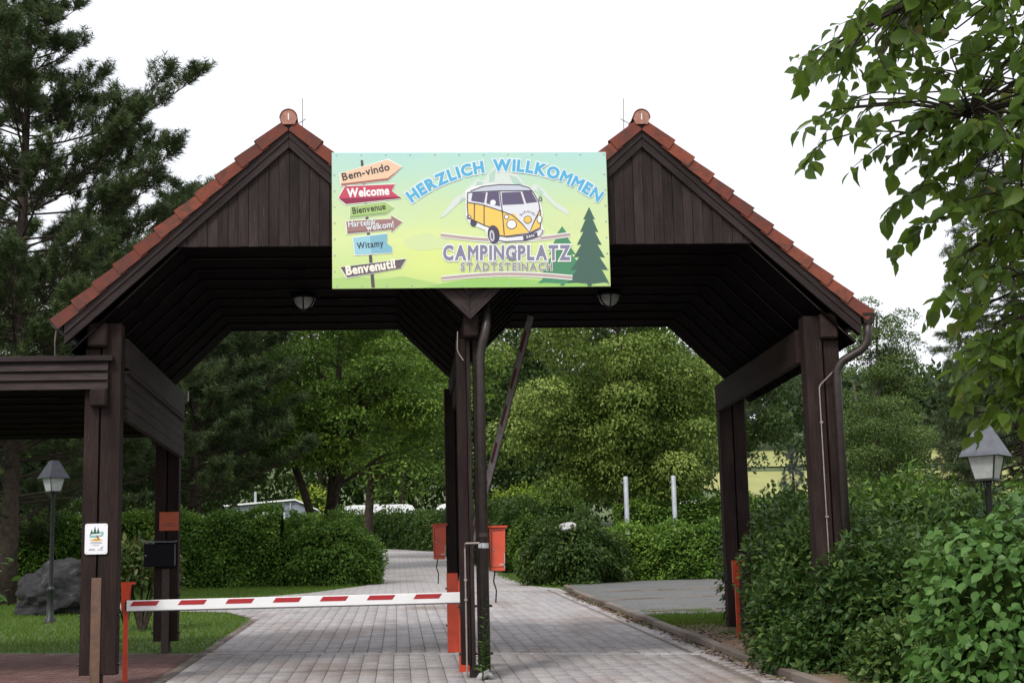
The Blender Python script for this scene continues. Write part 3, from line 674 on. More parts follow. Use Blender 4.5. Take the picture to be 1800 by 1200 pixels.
def S(cx, cy):
    """a point of the printed artwork (1800 x 935 drawing units) on the board"""
    q = ((48, 63), (1715, 65), (1738, 875), (58, 890)); a, b = .5, .5
    for _ in range(6):
        px = (1-a)*(1-b)*q[0][0]+a*(1-b)*q[1][0]+a*b*q[2][0]+(1-a)*b*q[3][0]; py = (1-a)*(1-b)*q[0][1]+a*(1-b)*q[1][1]+a*b*q[2][1]+(1-a)*b*q[3][1]
        a += (cx-px)/1672; b += (cy-py)/818
    return SX0+a*(SX1-SX0), SZ1-b*(SZ1-SZ0)
YS = -.12
panel = MB().box(SX0, SX1, YS, -.095, SZ0, SZ1, .004).build('panel', 'sign_print', sign)
for x in (-1.2, 1.25): MB().box(x-.03, x+.03, -.094, -.054, SZ0+.2, SZ1-.1).build('mounting_rail', 'galvanised', sign)
def shape(name, poly, layer, mat, parent=None):
    pts = [S(*p) for p in poly]; y = YS-.0006-.0011*layer
    a = sum(pts[i][0]*pts[(i+1) % len(pts)][1]-pts[(i+1) % len(pts)][0]*pts[i][1] for i in range(len(pts)))
    idx = tuple(range(len(pts))) if a > 0 else tuple(reversed(range(len(pts))))
    return MB().add([(x, y, z) for x, z in pts], [idx]).build(name, mat, parent or sign)
def stroke(name, pts, w, layer, mat, parent=None, closed=False):
    P = [Vector(p) for p in pts]; n = len(P); L, Rr = [], []
    for i in range(n):
        a = P[(i-1) % n] if (closed or i > 0) else P[i]; b = P[(i+1) % n] if (closed or i < n-1) else P[i]
        d = (b-a); d = d.normalized() if d.length else Vector((1, 0)); nn = Vector((-d.y, d.x))
        L.append(P[i]+nn*w/2); Rr.append(P[i]-nn*w/2)
    y = YS-.0006-.0011*layer; V = []
    for a, b in zip(L, Rr):
        for p in (a, b): x, z = S(*p); V.append((x, y, z))
    F = [(2*i, 2*i+1, (2*i+3) % (2*n), (2*i+2) % (2*n)) for i in range(n if closed else n-1)]
    return MB().add(V, F).build(name, mat, parent or sign)
def ell(cx, cy, rx, ry, n=20, a0=0, a1=360, rot=0):
    c, s = math.cos(R(rot)), math.sin(R(rot)); out = []
    for k in range(n if a1-a0 >= 360 else n+1):
        t_ = R(a0+(a1-a0)*k/n); x, y = rx*math.cos(t_), ry*math.sin(t_); out.append((cx+x*c-y*s, cy+x*s+y*c))
    return out
_glyph = {}
def glyph(ch, off):
    k = (ch, off)
    if k not in _glyph:
        cu = bpy.data.curves.new('g', 'FONT'); cu.body = ch; cu.size = 1; cu.offset = off; cu.resolution_u = 3; cu.fill_mode = 'BOTH'
        ob = bpy.data.objects.new('g', cu); C.objects.link(ob); dg = bpy.context.evaluated_depsgraph_get(); dg.update()
        me = bpy.data.meshes.new_from_object(ob.evaluated_get(dg)); V = [tuple(v.co) for v in me.vertices]; F = [tuple(p.vertices) for p in me.polygons]
        bpy.data.objects.remove(ob); bpy.data.curves.remove(cu); bpy.data.meshes.remove(me); _glyph[k] = (V, F)
    return _glyph[k]
def fat(ch, off):
    """bold glyph; letters whose strokes would cross when offset are thickened by shifted copies a hair apart"""
    if ch not in 'MN' or off == 0: return glyph(ch, off)
    V0, F0 = glyph(ch, 0.0); V, F = [], []; r = off*.85
    for i, (dx, dy) in enumerate(((0, 0), (1, 0), (-1, 0), (0, 1), (0, -1), (.7, .7), (-.7, .7), (.7, -.7), (-.7, -.7))):
        n = len(V); V += [(v[0]+dx*r, v[1]+dy*r, i*.00002) for v in V0]; F += [tuple(k+n for k in f) for f in F0]
    return V, F
def adv(ch):
    if ch == ' ': return .32
    V, F = glyph(ch, 0.0); return max(v[0] for v in V)-min(v[0] for v in V)
def lettering(name, txt, place, length, cap, mat, layer, off=.02, gap=.12, parent=None, italic=0, layer_out=None, out_mat=None, out_off=.075):
    """place(s) -> (x, y, angle) of the baseline at distance s; cap = capital height in drawing units"""
    w = sum(adv(c) for c in txt)+gap*(len(txt)-1); sx = length/w; sy = cap/.69
    for ofs, mt, ly, nm in ((out_off, out_mat, layer_out, 'letter_outline'), (off, mat, layer, name)):
        if mt is None: continue
        m = MB(); s = 0
        for ic, ch in enumerate(txt):
            y = YS-.0006-.0011*ly-.00028*(ic % 3)
            a = adv(ch)
            if ch != ' ':
                V, F = fat(ch, ofs); x0 = min(v[0] for v in glyph(ch, 0.0)[0])
                bx, by, an = place((s+a/2)*sx); c_, s_ = math.cos(an), math.sin(an); W_ = []
                for v in V:
                    lx = (v[0]-x0-a/2)*sx+v[1]*sy*italic; ly_ = -v[1]*sy
                    X, Z = S(bx+lx*c_-ly_*s_, by+lx*s_+ly_*c_); W_.append((X, y-v[2], Z))
                m.add(W_, F)
            s += a+gap
        m.build(nm, mt, parent or sign)
def straight(p0, p1):
    an = math.atan2(p1[1]-p0[1], p1[0]-p0[0]); L = math.hypot(p1[0]-p0[0], p1[1]-p0[1])
    return (lambda s: (p0[0]+s*math.cos(an), p0[1]+s*math.sin(an), an)), L
def line_text(name, txt, p0, p1, cap, mat, layer, **k):
    f, L = straight(p0, p1); lettering(name, txt, f, L, cap, mat, layer, **k)
# printed hills, clouds and trees
shape('hill_print', [(57, 830), (180, 815), (330, 835), (480, 815), (620, 845), (820, 884), (58, 889)], 0, pc(182, 216, 132))
shape('hill_print', [(600, 885), (760, 850), (900, 830), (1100, 825), (1300, 838), (1500, 855), (1640, 860), (1640, 876)], 1, pc(160, 210, 116))
for cl, lay in (([ell(560, 610, 75, 40), ell(620, 590, 60, 35), ell(690, 615, 70, 36), ell(600, 635, 90, 25)], 0), ([ell(1500, 450, 95, 55), ell(1430, 500, 80, 45), ell(1580, 500, 80, 40)], 0)):
    for i, e in enumerate(cl): shape('cloud_print', e, lay+.15*i, pc(218, 234, 176))
def fir(cx, top, bot, hw, n, layer, col, clip=9999):
    L, Rr = [], []
    for i in range(n):
        f0, f1 = i/n, (i+1)/n; y1 = top+(bot-top)*f1*.96
        w1 = hw*(.12+.88*f1); wi = hw*(.06+.6*f1)
        L += [(cx-w1, y1), (cx-wi, y1-4)]; Rr += [(min(clip, cx+w1), y1), (min(clip, cx+wi), y1-4)]
    pts = [(cx, top)]+L+[(cx-14, bot-14), (cx-12, bot), (cx+12, bot), (cx+14, bot-14)]+Rr[::-1]
    shape('fir_print', pts, layer, col)
fir(1443, 515, 872, 150, 6, 2, pc(84, 146, 110))
fir(1608, 400, 874, 135, 6, 3, pc(78, 108, 98), 1728)
shape('mountain_print', [(700, 465), (790, 340), (830, 325), (880, 270), (930, 225), (960, 240), (1030, 150), (1066, 92), (1095, 130), (1120, 190), (1170, 200), (1240, 290), (1280, 255), (1340, 300), (1400, 370), (1470, 410), (1490, 455), (1400, 400), (1330, 330), (1280, 300), (1240, 340), (900, 330), (860, 340), (800, 390), (730, 455)], 2.2, pc(222, 232, 226))
for p in ([(1000, 200), (1040, 165), (1030, 240), (1000, 250)], [(1120, 205), (1160, 215), (1220, 280), (1150, 265)], [(930, 240), (965, 250), (930, 290), (900, 300)], [(1290, 275), (1330, 310), (1310, 340)], [(830, 340), (860, 345), (810, 380)]):
    shape('snow_print', p, 2.7, pc(188, 218, 205))
# the signpost drawing
pst = shape('post_print', [(222, 112), (236, 110), (312, 882), (292, 883)], 3, pc(92, 84, 88))
def arrow(pts, col, edge, band=None):
    cx = sum(p[0] for p in pts)/len(pts); cy = sum(p[1] for p in pts)/len(pts)
    o = shape('arrow_outline', [(cx+(p[0]-cx)*1.035, cy+(p[1]-cy)*1.1) for p in pts], 4, pc(240, 246, 236))
    o = shape('arrow_print', pts, 5, col)
    if band: shape('arrow_shade', band, 5.4, edge)
arrow([(100, 192), (385, 110), (470, 155), (388, 232), (108, 266)], pc(244, 208, 178), pc(170, 110, 98), [(104, 256), (386, 222), (470, 155), (388, 234), (108, 268)])
arrow([(92, 340), (130, 272), (428, 260), (410, 300), (466, 345), (136, 380)], pc(206, 82, 106), pc(150, 52, 82), [(94, 345), (460, 336), (466, 345), (136, 380)])
arrow([(160, 395), (370, 366), (422, 402), (380, 438), (160, 465)], pc(176, 206, 130), pc(138, 176, 100), [(160, 455), (380, 430), (422, 402), (380, 438), (160, 465)])
arrow([(138, 484), (408, 470), (408, 450), (474, 490), (410, 552), (410, 534), (146, 560)], pc(166, 128, 126), pc(146, 108, 106), [(144, 548), (410, 524), (410, 534), (146, 560)])
arrow([(180, 585), (382, 560), (382, 592), (384, 620), (414, 642), (414, 674), (192, 686)], pc(160, 212, 228), pc(136, 190, 210), [(280, 573), (382, 560), (384, 620), (414, 642), (414, 674), (290, 680)])
arrow([(106, 762), (498, 712), (466, 768), (146, 824)], pc(112, 100, 108), pc(92, 82, 90), [(106, 762), (498, 712), (492, 722), (112, 772)])
line_text('lettering', 'Bem-vindo', (118, 236), (398, 172), 44, pc(72, 66, 70), 7)
line_text('lettering', 'Welcome', (146, 338), (394, 322), 50, pc(252, 250, 250), 7, off=.045)
line_text('lettering', 'Bienvenue', (178, 440), (374, 412), 38, pc(66, 76, 62), 7)
line_text('lettering', 'Hartelijk', (152, 520), (316, 505), 36, pc(226, 236, 242), 7, gap=.1)
line_text('lettering', 'welkom!', (262, 542), (424, 520), 38, pc(232, 240, 246), 7.1)
line_text('lettering', 'Witamy', (206, 652), (362, 634), 38, pc(62, 72, 86), 7)
line_text('lettering', 'Benvenuti!', (144, 808), (434, 764), 52, pc(252, 246, 232), 7, off=.045)
# arched headline
r_arc = 925.0; cxa, cya = 1097.0, 178.0+925.0; half = math.asin(563/925.0)
def arc(s): a = -half+s/r_arc; return cxa+r_arc*math.sin(a), cya-r_arc*math.cos(a), a
lettering('headline_lettering', 'HERZLICH WILLKOMMEN', arc, 2*half*r_arc, 66, pc(96, 182, 226), 6, off=.05, gap=.17, layer_out=5, out_mat=pc(236, 246, 250), out_off=.12)
lettering('place_lettering', 'CAMPINGPLATZ', lambda s: (724+s, 716-10*math.sin(s/760*math.pi)*0, 0), 762, 82, pc(140, 138, 164), 7, off=.045, gap=.2, layer_out=6, out_mat=pc(244, 247, 244), out_off=.115)
lettering('place_lettering', 'STADTSTEINACH', lambda s: (828+s, 780, 0), 552, 44, pc(158, 150, 154), 7, off=.035, gap=.26, layer_out=6, out_mat=pc(240, 244, 238), out_off=.08)
def swoosh(x0, y0, ym, x1, y1):
    P = [(x0+(x1-x0)*k/12, y0+(y1-y0)*k/12+(ym-(y0+y1)/2)*math.sin(math.pi*k/12)) for k in range(13)]
    stroke('stripe_outline', P, 30, 4.2, pc(244, 247, 244)); stroke('stripe_print', P, 17, 5.2, pc(190, 168, 166))
swoosh(706, 568, 600, 1490, 566); swoosh(712, 828, 802, 1504, 824)
# the camper van
DK = pc(84, 80, 100)
shape('van_outline', [(855, 300), (900, 275), (1000, 258), (1140, 256), (1240, 272), (1275, 310), (1312, 370), (1326, 440), (1318, 500), (1334, 540), (1310, 590), (1200, 610), (1070, 608), (1040, 625), (1000, 612), (975, 540), (915, 515), (880, 500), (856, 465)], 6, pc(246, 248, 248))
van = shape('van_print', [(868, 310), (890, 300), (960, 275), (1060, 264), (1180, 265), (1240, 282), (1268, 312), (1300, 370), (1312, 440), (1312, 520), (1240, 560), (1100, 575), (1030, 568), (1000, 520), (960, 500), (900, 478), (872, 465)], 7, pc(232, 234, 242))
shape('van_paint', [(870, 372), (960, 385), (1075, 425), (1088, 448), (1150, 440), (1200, 500), (1243, 553), (1100, 575), (1032, 568), (1005, 520), (972, 512), (905, 480), (872, 462)], 7.6, pc(250, 210, 108))
shape('van_paint', [(1075, 425), (1140, 452), (1195, 500), (1243, 553), (1040, 570), (1085, 500)], 7.8, pc(250, 210, 108))
shape('van_paint', [(1243, 553), (1270, 490), (1306, 420), (1312, 440), (1312, 522)], 7.6, pc(250, 210, 108))
shape('van_roof', [(885, 303), (960, 277), (1060, 266), (1180, 267), (1238, 284), (1258, 302), (1060, 300)], 7.7, pc(206, 212, 226))
for p in ([(898, 312), (980, 312), (968, 376), (890, 362)], [(990, 310), (1056, 306), (1066, 396), (982, 378)], [(1074, 312), (1190, 308), (1212, 382), (1080, 388)], [(1200, 306), (1256, 305), (1292, 370), (1224, 378)]):
    shape('van_window', p, 8.2, pc(104, 96, 124))
shape('van_driver', ell(1022, 373, 17, 17), 8.6, pc(248, 248, 250))
for p, cl in (([(868, 312), (866, 400), (872, 464), (905, 480), (972, 512), (1005, 522)], 0), ([(885, 303), (960, 275), (1060, 264), (1180, 265), (1240, 282), (1268, 312), (1300, 370), (1312, 440), (1310, 522)], 0), ([(868, 312), (1060, 302), (1258, 302)], 0), ([(1062, 304), (1080, 440), (1090, 570)], 0), ([(870, 372), (960, 387), (1075, 425), (1140, 450), (1200, 503), (1243, 554), (1270, 492), (1308, 415)], 0), ([(910, 376), (908, 480)], 0), ([(968, 388), (968, 508)], 0), ([(1032, 570), (1100, 577), (1240, 560), (1312, 524)], 0)):
    stroke('van_line', p, 6, 9, DK)
for c, rx, ry in ((1134, 0, 0),):
    pass
shape('van_headlamp', ell(1135, 505, 32, 30), 9.4, DK); shape('van_headlamp', ell(1135, 505, 27, 25), 10, pc(250, 250, 250))
shape('van_headlamp', ell(1304, 474, 16, 27), 9.4, DK); shape('van_headlamp', ell(1304, 474, 12, 22), 10, pc(250, 250, 250))
shape('van_lamp', ell(1104, 460, 15, 15), 9.4, DK); shape('van_lamp', ell(1104, 460, 11, 11), 10, pc(250, 250, 250))
shape('van_badge', ell(1233, 477, 25, 24), 9.4, DK); shape('van_badge', ell(1233, 477, 21, 20), 10, pc(250, 206, 100))
lettering('badge_lettering', 'Schmidt', lambda s: (1233+44*math.sin(-1.05+s/46), 478-44*math.cos(-1.05+s/46), -1.05+s/46), 97, 15, pc(96, 90, 104), 9.5, off=0, gap=.15)
shape('van_wheel', ell(1026, 566, 36, 56, 20, rot=-8), 9.6, DK); shape('van_wheel', ell(1016, 574, 15, 34, 20, rot=-6), 10.2, pc(214, 212, 222)); shape('van_wheel', ell(1016, 574, 7, 22, 20, rot=-6), 10.6, pc(120, 114, 134))
shape('van_wheel', ell(905, 492, 21, 26, 16), 6.6, DK)
shape('van_bumper', [(1036, 572), (1110, 585), (1230, 570), (1310, 535), (1325, 540), (1308, 575), (1220, 600), (1100, 608), (1050, 600)], 9.3, pc(240, 240, 246))
stroke('van_line', [(1036, 572), (1110, 583), (1230, 570), (1310, 535), (1326, 540), (1308, 577), (1220, 602), (1100, 609), (1048, 600), (1036, 572)], 5, 9.9, DK)
shape('van_plate', [(1204, 572), (1290, 552), (1294, 582), (1206, 602)], 10.3, pc(96, 92, 112))
line_text('plate_lettering', 'SAN', (1226, 589), (1272, 579), 15, pc(236, 236, 240), 11, off=.03)
stroke('van_line', ell(1310, 352, 9, 12, 12), 5, 9.5, DK, closed=True); shape('van_bumper', ell(876, 461, 12, 11), 9, pc(240, 240, 246)); stroke('van_line', ell(876, 461, 12, 11), 5, 9.5, DK, closed=True)
sm = MB().lathe([(.0, -.004), (.008, -.003), (.011, .0)], 10); sv = [(p[0], p[2], p[1]) for p in sm.v]; sme = bpy.data.meshes.new('screw'); sme.from_pydata(sv, [], sm.f); sme.update()
for i in range(12):
    for cy in (82, 872): link('screw', sme, 'galvanised', sign, (S(75+i*148, 0)[0] if i < 11 else 1.605, YS-.001, SZ1-.03 if cy == 82 else SZ0+.03))
for i in range(7):
    for x in (SX0+.03, SX1-.03): link('screw', sme, 'galvanised', sign, (x, YS-.001, SZ0+.2+i*.19))

# ------------------------------------------------------------------ ceiling lamps
def ceiling_lamp(x, label):
    t = empty('ceiling_lamp', (x, 2.9, 4.95), label, 'lamp', 'dome lamps under the gate ceilings')
    MB().lathe([(.0, .02), (.165, .02), (.172, 0), (.165, -.03), (.15, -.03)], 20, (x, 2.9, 4.95)).build('base', 'black_plastic', t, True)
    pr = [(.148*math.cos(a), -.03-.145*math.sin(a)) for a in np.linspace(0, math.pi/2, 8)]
    MB().lathe(pr, 20, (x, 2.9, 4.95)).build('glass', 'lamp_glass', t, True)
    for k in range(3):
        a = math.pi*k/3+math.pi/2; m = MB()
        m.tube([(x+.158*math.cos(b)*math.cos(a), 2.9+.158*math.cos(b)*math.sin(a), 4.92-.155*math.sin(b)) for b in np.linspace(0, math.pi, 13)], .009, 6); m.build('cage_bar', 'black_plastic', t)
ceiling_lamp(-2.08, 'caged dome lamp on the dark ceiling of the left bay')
ceiling_lamp(2.04, 'caged dome lamp on the dark ceiling of the right bay')

# ------------------------------------------------------------------ barriers
def boom(parent, p0, p1, flip, hh=.062, body='boom_white', red='boom_red'):
    """boom with slanted red stripes, local x from the pivot to the tip"""
    p0, p1 = Vector(p0), Vector(p1); d = p1-p0; L = d.length; ang = math.atan2(d.z, d.x)
    m = MB().box(0, L, -.025, .025, -hh, hh, .008); me = bpy.data.meshes.new('boom'); me.from_pydata(m.v, [], m.f); me.update()
    bo = link('boom', me, body, parent, p0, (0, -ang, 0))
    me2 = bpy.data.meshes.new('stripe'); s = MB()
    z0, z1 = (-.004, hh-.012) if not flip else (-.05, .004)
    for y in (-.0272, .0272):
        s.add([(-.17, y, z0), (.13, y, z0), (.17, y, z1), (-.13, y, z1)], [(0, 1, 2, 3) if y < 0 else (3, 2, 1, 0)])
    me2.from_pydata(s.v, [], s.f); me2.update(); me2.materials.append(M[red])
    for i in range(7):
        o = bpy.data.objects.new('stripe', me2); C.objects.link(o); o.parent = bo; o.location = (.42+i*.545, 0, 0)
    m = MB().box(L, L+.012, -.02, .02, -hh*.88, hh*.88); me3 = bpy.data.meshes.new('end_cap'); me3.from_pydata(m.v, [], m.f); me3.materials.append(M['black_plastic'])
    o = bpy.data.objects.new('end_cap', me3); C.objects.link(o); o.parent = bo
    m = MB().box(0.02, L-.02, -.018, .018, *((hh+.0005, hh+.009) if flip else (-hh-.009, -hh-.0005))); me4 = bpy.data.meshes.new('edge_strip'); me4.from_pydata(m.v, [], m.f); me4.materials.append(M['rubber'])
    o = bpy.data.objects.new('edge_strip', me4); C.objects.link(o); o.parent = bo
b1 = empty('barrier', (-.09, .95, gz(.95)), 'lowered red and white barrier closing the left lane', 'barrier')
MB().box(-.155, .0, 1.0, 1.16, gz(1)-.05, 1.12, .008).build('column', 'red_paint', b1)
MB().tube([(-.12, .93, .935), (-.12, 1.0, .935)], .05, 14).build('hinge', 'steel_dark', b1)
boom(b1, (-.1, .9, .93), (-4.0, .9, .925), True)
b2 = empty('barrier', (-.13, 3.95, gz(3.95)), 'raised red and white barrier tilted up beside the right lane', 'barrier')
MB().box(-.2, -.05, 3.82, 3.98, gz(3.9)-.05, 1.27, .008).build('column', 'red_paint', b2)
MB().tube([(-.06, 3.97, 1.01), (-.06, 4.07, 1.01)], .05, 14).build('hinge', 'steel_dark', b2)
boom(b2, (-.05, 4.1, .95), (1.07, 4.1, 4.88), False, .046, 'boom_white_shaded', 'boom_red_shaded')
def rest_post(x, y, label, lean_=0):
    zg = gz(y); t = empty('barrier_rest', (x, y, zg), label, 'barrier rest', 'red forked barrier rests')
    MB().box(x-.026, x+.026, y-.026, y+.026, zg-.1, zg+.82, .005).build('upright', 'red_paint', t)
    m = MB(); m.prism_y([(x-.028, zg+.8), (x+.028, zg+.8), (x+.05, zg+1.12), (x+.10, zg+1.125), (x+.10, zg+1.15), (x-.055, zg+1.15)], y-.05, y-.042)
    m.prism_y([(x-.028, zg+.8), (x+.028, zg+.8), (x+.05, zg+1.12), (x+.10, zg+1.125), (x+.10, zg+1.15), (x-.055, zg+1.15)], y+.042, y+.05)
    m.box(x-.05, x-.03, y-.042, y+.042, zg+.84, zg+1.13); m.build('fork', 'red_paint', t)
rest_post(-4.02, .98, 'red forked rest holding the lowered boom by the left post')
rest_post(3.9, 4.25, 'empty red forked rest in front of the right rear post')

# ------------------------------------------------------------------ boxes and notices
def card_box(x0, x1, y0, y1, z0, z1, label):
    t = empty('control_box', ((x0+x1)/2, (y0+y1)/2, z0), label, 'control box', 'red control boxes on the middle posts')
    m = MB(); i = .012
    V = [(x0+i, y0, z0), (x1-i, y0, z0), (x1-i, y1, z0), (x0+i, y1, z0), (x0, y0, z1), (x1, y0, z1), (x1, y1, z1), (x0, y1, z1)]
    m.add(V, [(0, 3, 2, 1), (4, 5, 6, 7), (0, 1, 5, 4), (1, 2, 6, 5), (2, 3, 7, 6), (3, 0, 4, 7)]); m.build('housing', 'red_box', t)
    MB().box(x0-.02, x1+.022, y0-.03, y1+.02, z1+.002, z1+.028, .005).build('lid', 'red_paint', t)
    MB().box(x1-.075, x1-.012, y0-.004, y0-.001, z0+.06, z0+.075).box(x1-.02, x1-.0125, y0-.004, y0-.001, z0+.02, z0+.2).build('lit_or_worn_edge', 'galvanised', t)
    MB().box(x0+.022, x1-.022, y0-.003, y0-.001, z1-.03, z1-.024).box(x0+.022, x0+.027, y0-.003, y0-.001, z0+.04, z1-.03).box(x0+.022, x1-.022, y0-.003, y0-.001, z0+.035, z0+.04).build('door_seam', 'rubber', t)
    MB().lathe([(0, -.006), (.011, -.006), (.011, .006), (0, .006)], 10, (x0+.045, y0-.004, (z0+z1)/2)).build('lock', 'galvanised', t)
    MB().tube([((x0+x1)/2-.03, y0+.06, z0), ((x0+x1)/2-.05, y0+.05, z0-.12), ((x0+x1)/2-.02, y0+.05, z0-.22), ((x0+x1)/2-.03, y0+.05, z0-.36)], .008, 6).build('cable', 'rubber', t)
card_box(.18, .365, .24, .5, 1.22, 1.70, 'scuffed red control box on the front middle post facing the right lane')
card_box(-.35, -.16, 5.15, 5.4, 1.5, 1.98, 'red control box on the rear middle post facing the left lane')
nt_ = empty('notice', (-4.225, .19, 1.5), 'white metal notice with a green tree emblem on the front left post', 'notice')
x0, x1, z0, z1, y = -4.35, -4.1, 1.5, 1.84, .178; c_ = .022
rp_ = []
for (cx, cz, a0) in ((x1-c_, z1-c_, 0), (x0+c_, z1-c_, 90), (x0+c_, z0+c_, 180), (x1-c_, z0+c_, 270)):
    rp_ += [(cx+c_*math.cos(R(a0+k*30)), cz+c_*math.sin(R(a0+k*30))) for k in range(4)]
MB().prism_y(rp_, y, y+.006).build('plate', 'notice_white', nt_)
def nshape(name, poly, lay, mat):   # poly in the plate's unit square
    pts = [(x0+a*(x1-x0), z0+b*(z1-z0)) for a, b in poly]
    a = sum(pts[i][0]*pts[(i+1) % len(pts)][1]-pts[(i+1) % len(pts)][0]*pts[i][1] for i in range(len(pts)))
    idx = tuple(range(len(pts))) if a > 0 else tuple(reversed(range(len(pts))))
    MB().add([(px, y-.0006-.0008*lay, pz) for px, pz in pts], [idx]).build(name, mat, nt_)
nshape('emblem', [(.2, .62), (.25, .72), (.8, .74), (.84, .66), (.78, .58), (.5, .54), (.22, .54)], 0, pc(150, 196, 190))
for cx, h_, w_ in ((.3, .16, .07), (.44, .26, .08), (.58, .22, .07)): nshape('emblem', [(cx-w_, .66), (cx+w_, .66), (cx, .66+h_)], 1, pc(42, 92, 62))
nshape('emblem', [(.2, .46), (.5, .52), (.82, .46), (.5, .43)], 1, pc(222, 176, 60)); nshape('emblem', [(.48, .62), (.56, .6), (.66, .49), (.58, .49)], 2, pc(172, 62, 62)); nshape('emblem', [(.28, .66), (.74, .68), (.7, .62), (.3, .61)], 1.5, pc(232, 238, 242))
for b_, a0, a1 in ((.385, .26, .74), (.345, .22, .78), (.285, .36, .64), (.16, .2, .44), (.13, .18, .46), (.13, .56, .82)): nshape('small_print', [(a0, b_), (a1, b_), (a1, b_+.016), (a0, b_+.016)], 1, pc(150, 140, 146))
nshape('emblem', [(.68, .17), (.74, .17), (.82, .25), (.78, .25)], 1, pc(90, 110, 96))
for a, b in ((.08, .94), (.92, .94), (.08, .06), (.92, .06)): nshape('screw_head', [(a+.02*math.cos(k), b+.014*math.sin(k)) for k in np.linspace(0, 5.3, 6)], 1, 'galvanised')
on = empty('notice', (-4.155, 5.18, 2.0), 'plain orange notice on the rear left post above the letter box', 'notice')
MB().box(-4.29, -4.015, 5.178, 5.19, 1.99, 2.26, .003).build('plate', 'notice_orange', on)
for z in (2.085, 2.055): MB().box(-4.22, -4.07, 5.1765, 5.1775, z, z+.012).build('small_print', 'steel_brown', on)
mb = empty('letter_box', (-4.26, 5.1, 1.47), 'black metal letter box on the rear left post', 'letter box')
MB().box(-4.48, -4.05, 5.02, 5.185, 1.475, 1.80, .006).build('body', 'black_plastic', mb)
m = MB(); m.prism_x([(4.985, 1.815), (5.185, 1.835), (5.185, 1.85), (4.985, 1.83)], -4.5, -4.03); m.build('lid', 'slate_metal', mb)
MB().box(-4.047, -4.035, 5.03, 5.05, 1.5, 1.79).build('edge_strip', 'slate_metal', mb); MB().lathe([(0, -.01), (.012, -.01), (.012, .0)], 10, (-4.45, 5.016, 1.64)).build('lock', 'galvanised', mb)

# ------------------------------------------------------------------ lantern posts
def lantern(x, y, rz, H, label, hood='slate_metal'):
    zg = gz(y); t = empty('lantern_post', (x, y, zg), label, 'lamp post', 'black lantern posts'); t.rotation_euler = (0, 0, rz)
    def part(name, m, mat, sm=False):
        me = bpy.data.meshes.new(name); me.from_pydata(m.v, [], m.f); me.update()
        if sm:
            for p in me.polygons: p.use_smooth = True
        me.materials.append(M[mat]); o = bpy.data.objects.new(name, me); C.objects.link(o); o.parent = t; return o
    def frustum(m, a, za, b, zb, cap=True):
        V = [(-a, -a, za), (a, -a, za), (a, a, za), (-a, a, za), (-b, -b, zb), (b, -b, zb), (b, b, zb), (-b, b, zb)]
        F = [(0, 1, 5, 4), (1, 2, 6, 5), (2, 3, 7, 6), (3, 0, 4, 7)]+([(3, 2, 1, 0), (4, 5, 6, 7)] if cap else []); m.add(V, F); return m
    part('sleeve', MB().lathe([(.12, -.05), (.12, .06), (.07, .12), (.06, .6), (.075, .62), (.075, .66), (.045, .7)], 14), 'lamp_iron', True)
    part('pole', MB().lathe([(.045, .6), (.038, H-.68), (.05, H-.66), (.05, H-.62), (.0, H-.6)], 12), 'lamp_iron', True)
    m = MB()
    for k in range(4):
        a = k*math.pi/2; m.tube([(.03*math.cos(a), .03*math.sin(a), H-.78), (.08*math.cos(a), .08*math.sin(a), H-.7), (.07*math.cos(a), .07*math.sin(a), H-.61)], .009, 6)
    part('bracket', m, 'lamp_iron')
    part('glass', frustum(MB(), .105, H-.595, .155, H-.345), 'lamp_glass')
    m = MB()
    for sx in (-1, 1):
        for sy in (-1, 1): m.tube([(sx*.107, sy*.107, H-.60), (sx*.158, sy*.158, H-.34)], .010, 6)
    m.box(-.115, .115, -.115, .115, H-.62, H-.597); part('frame', m, 'lamp_iron')
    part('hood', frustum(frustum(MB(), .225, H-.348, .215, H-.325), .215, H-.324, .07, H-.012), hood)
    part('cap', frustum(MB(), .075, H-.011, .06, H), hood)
    return t
lantern(-7.55, 13.18, R(43), 3.13, 'black lantern post on the lawn in front of the hedge', 'hood_shaded')
lantern(5.7, -.7, R(-41), 2.72, 'lantern with grey metal hood rising from the shrubs at the right')

# ------------------------------------------------------------------ stones, poles, caravans
def stone(name, c, s, seed, mat, label, cat, sub=4, rough=.32):
    bm = bmesh.new(); bmesh.ops.create_icosphere(bm, subdivisions=sub, radius=1); r = np.random.default_rng(seed)
    pl = r.normal(size=(16, 3)); pl /= np.linalg.norm(pl, axis=1)[:, None]; dd = r.uniform(.62, .95, 16)
    from mathutils import noise as mn
    for v in bm.verts:
        p = np.array(v.co)
        for n_, d_ in zip(pl, dd):
            e = p@n_-d_
            if e > 0: p = p-n_*e*.92
        p = Vector(p); p += p.normalized()*(rough*.25*mn.noise(p*2.3+Vector((seed, 0, 0)))+rough*.1*mn.noise(p*7))
        v.co = Vector((p.x*s[0], p.y*s[1], p.z*s[2]))
    me = bpy.data.meshes.new(name); bm.to_mesh(me); bm.free()
    o = link(name, me, mat, None, c); return tag(o, label, cat)
stone('boulder', (-7.75, 16.3, gz(16.3)+.36), (1.2, .9, .8), 21, 'boulder_stone', 'large grey boulder lying on the lawn behind the lantern post', 'boulder', 5, .6)
stone('stone', (3.78, 24.5, 2.80), (.26, .24, .17), 9, 'pale_stone', 'pale rounded stone showing on top of the bush by the parking area', 'stone', 3)
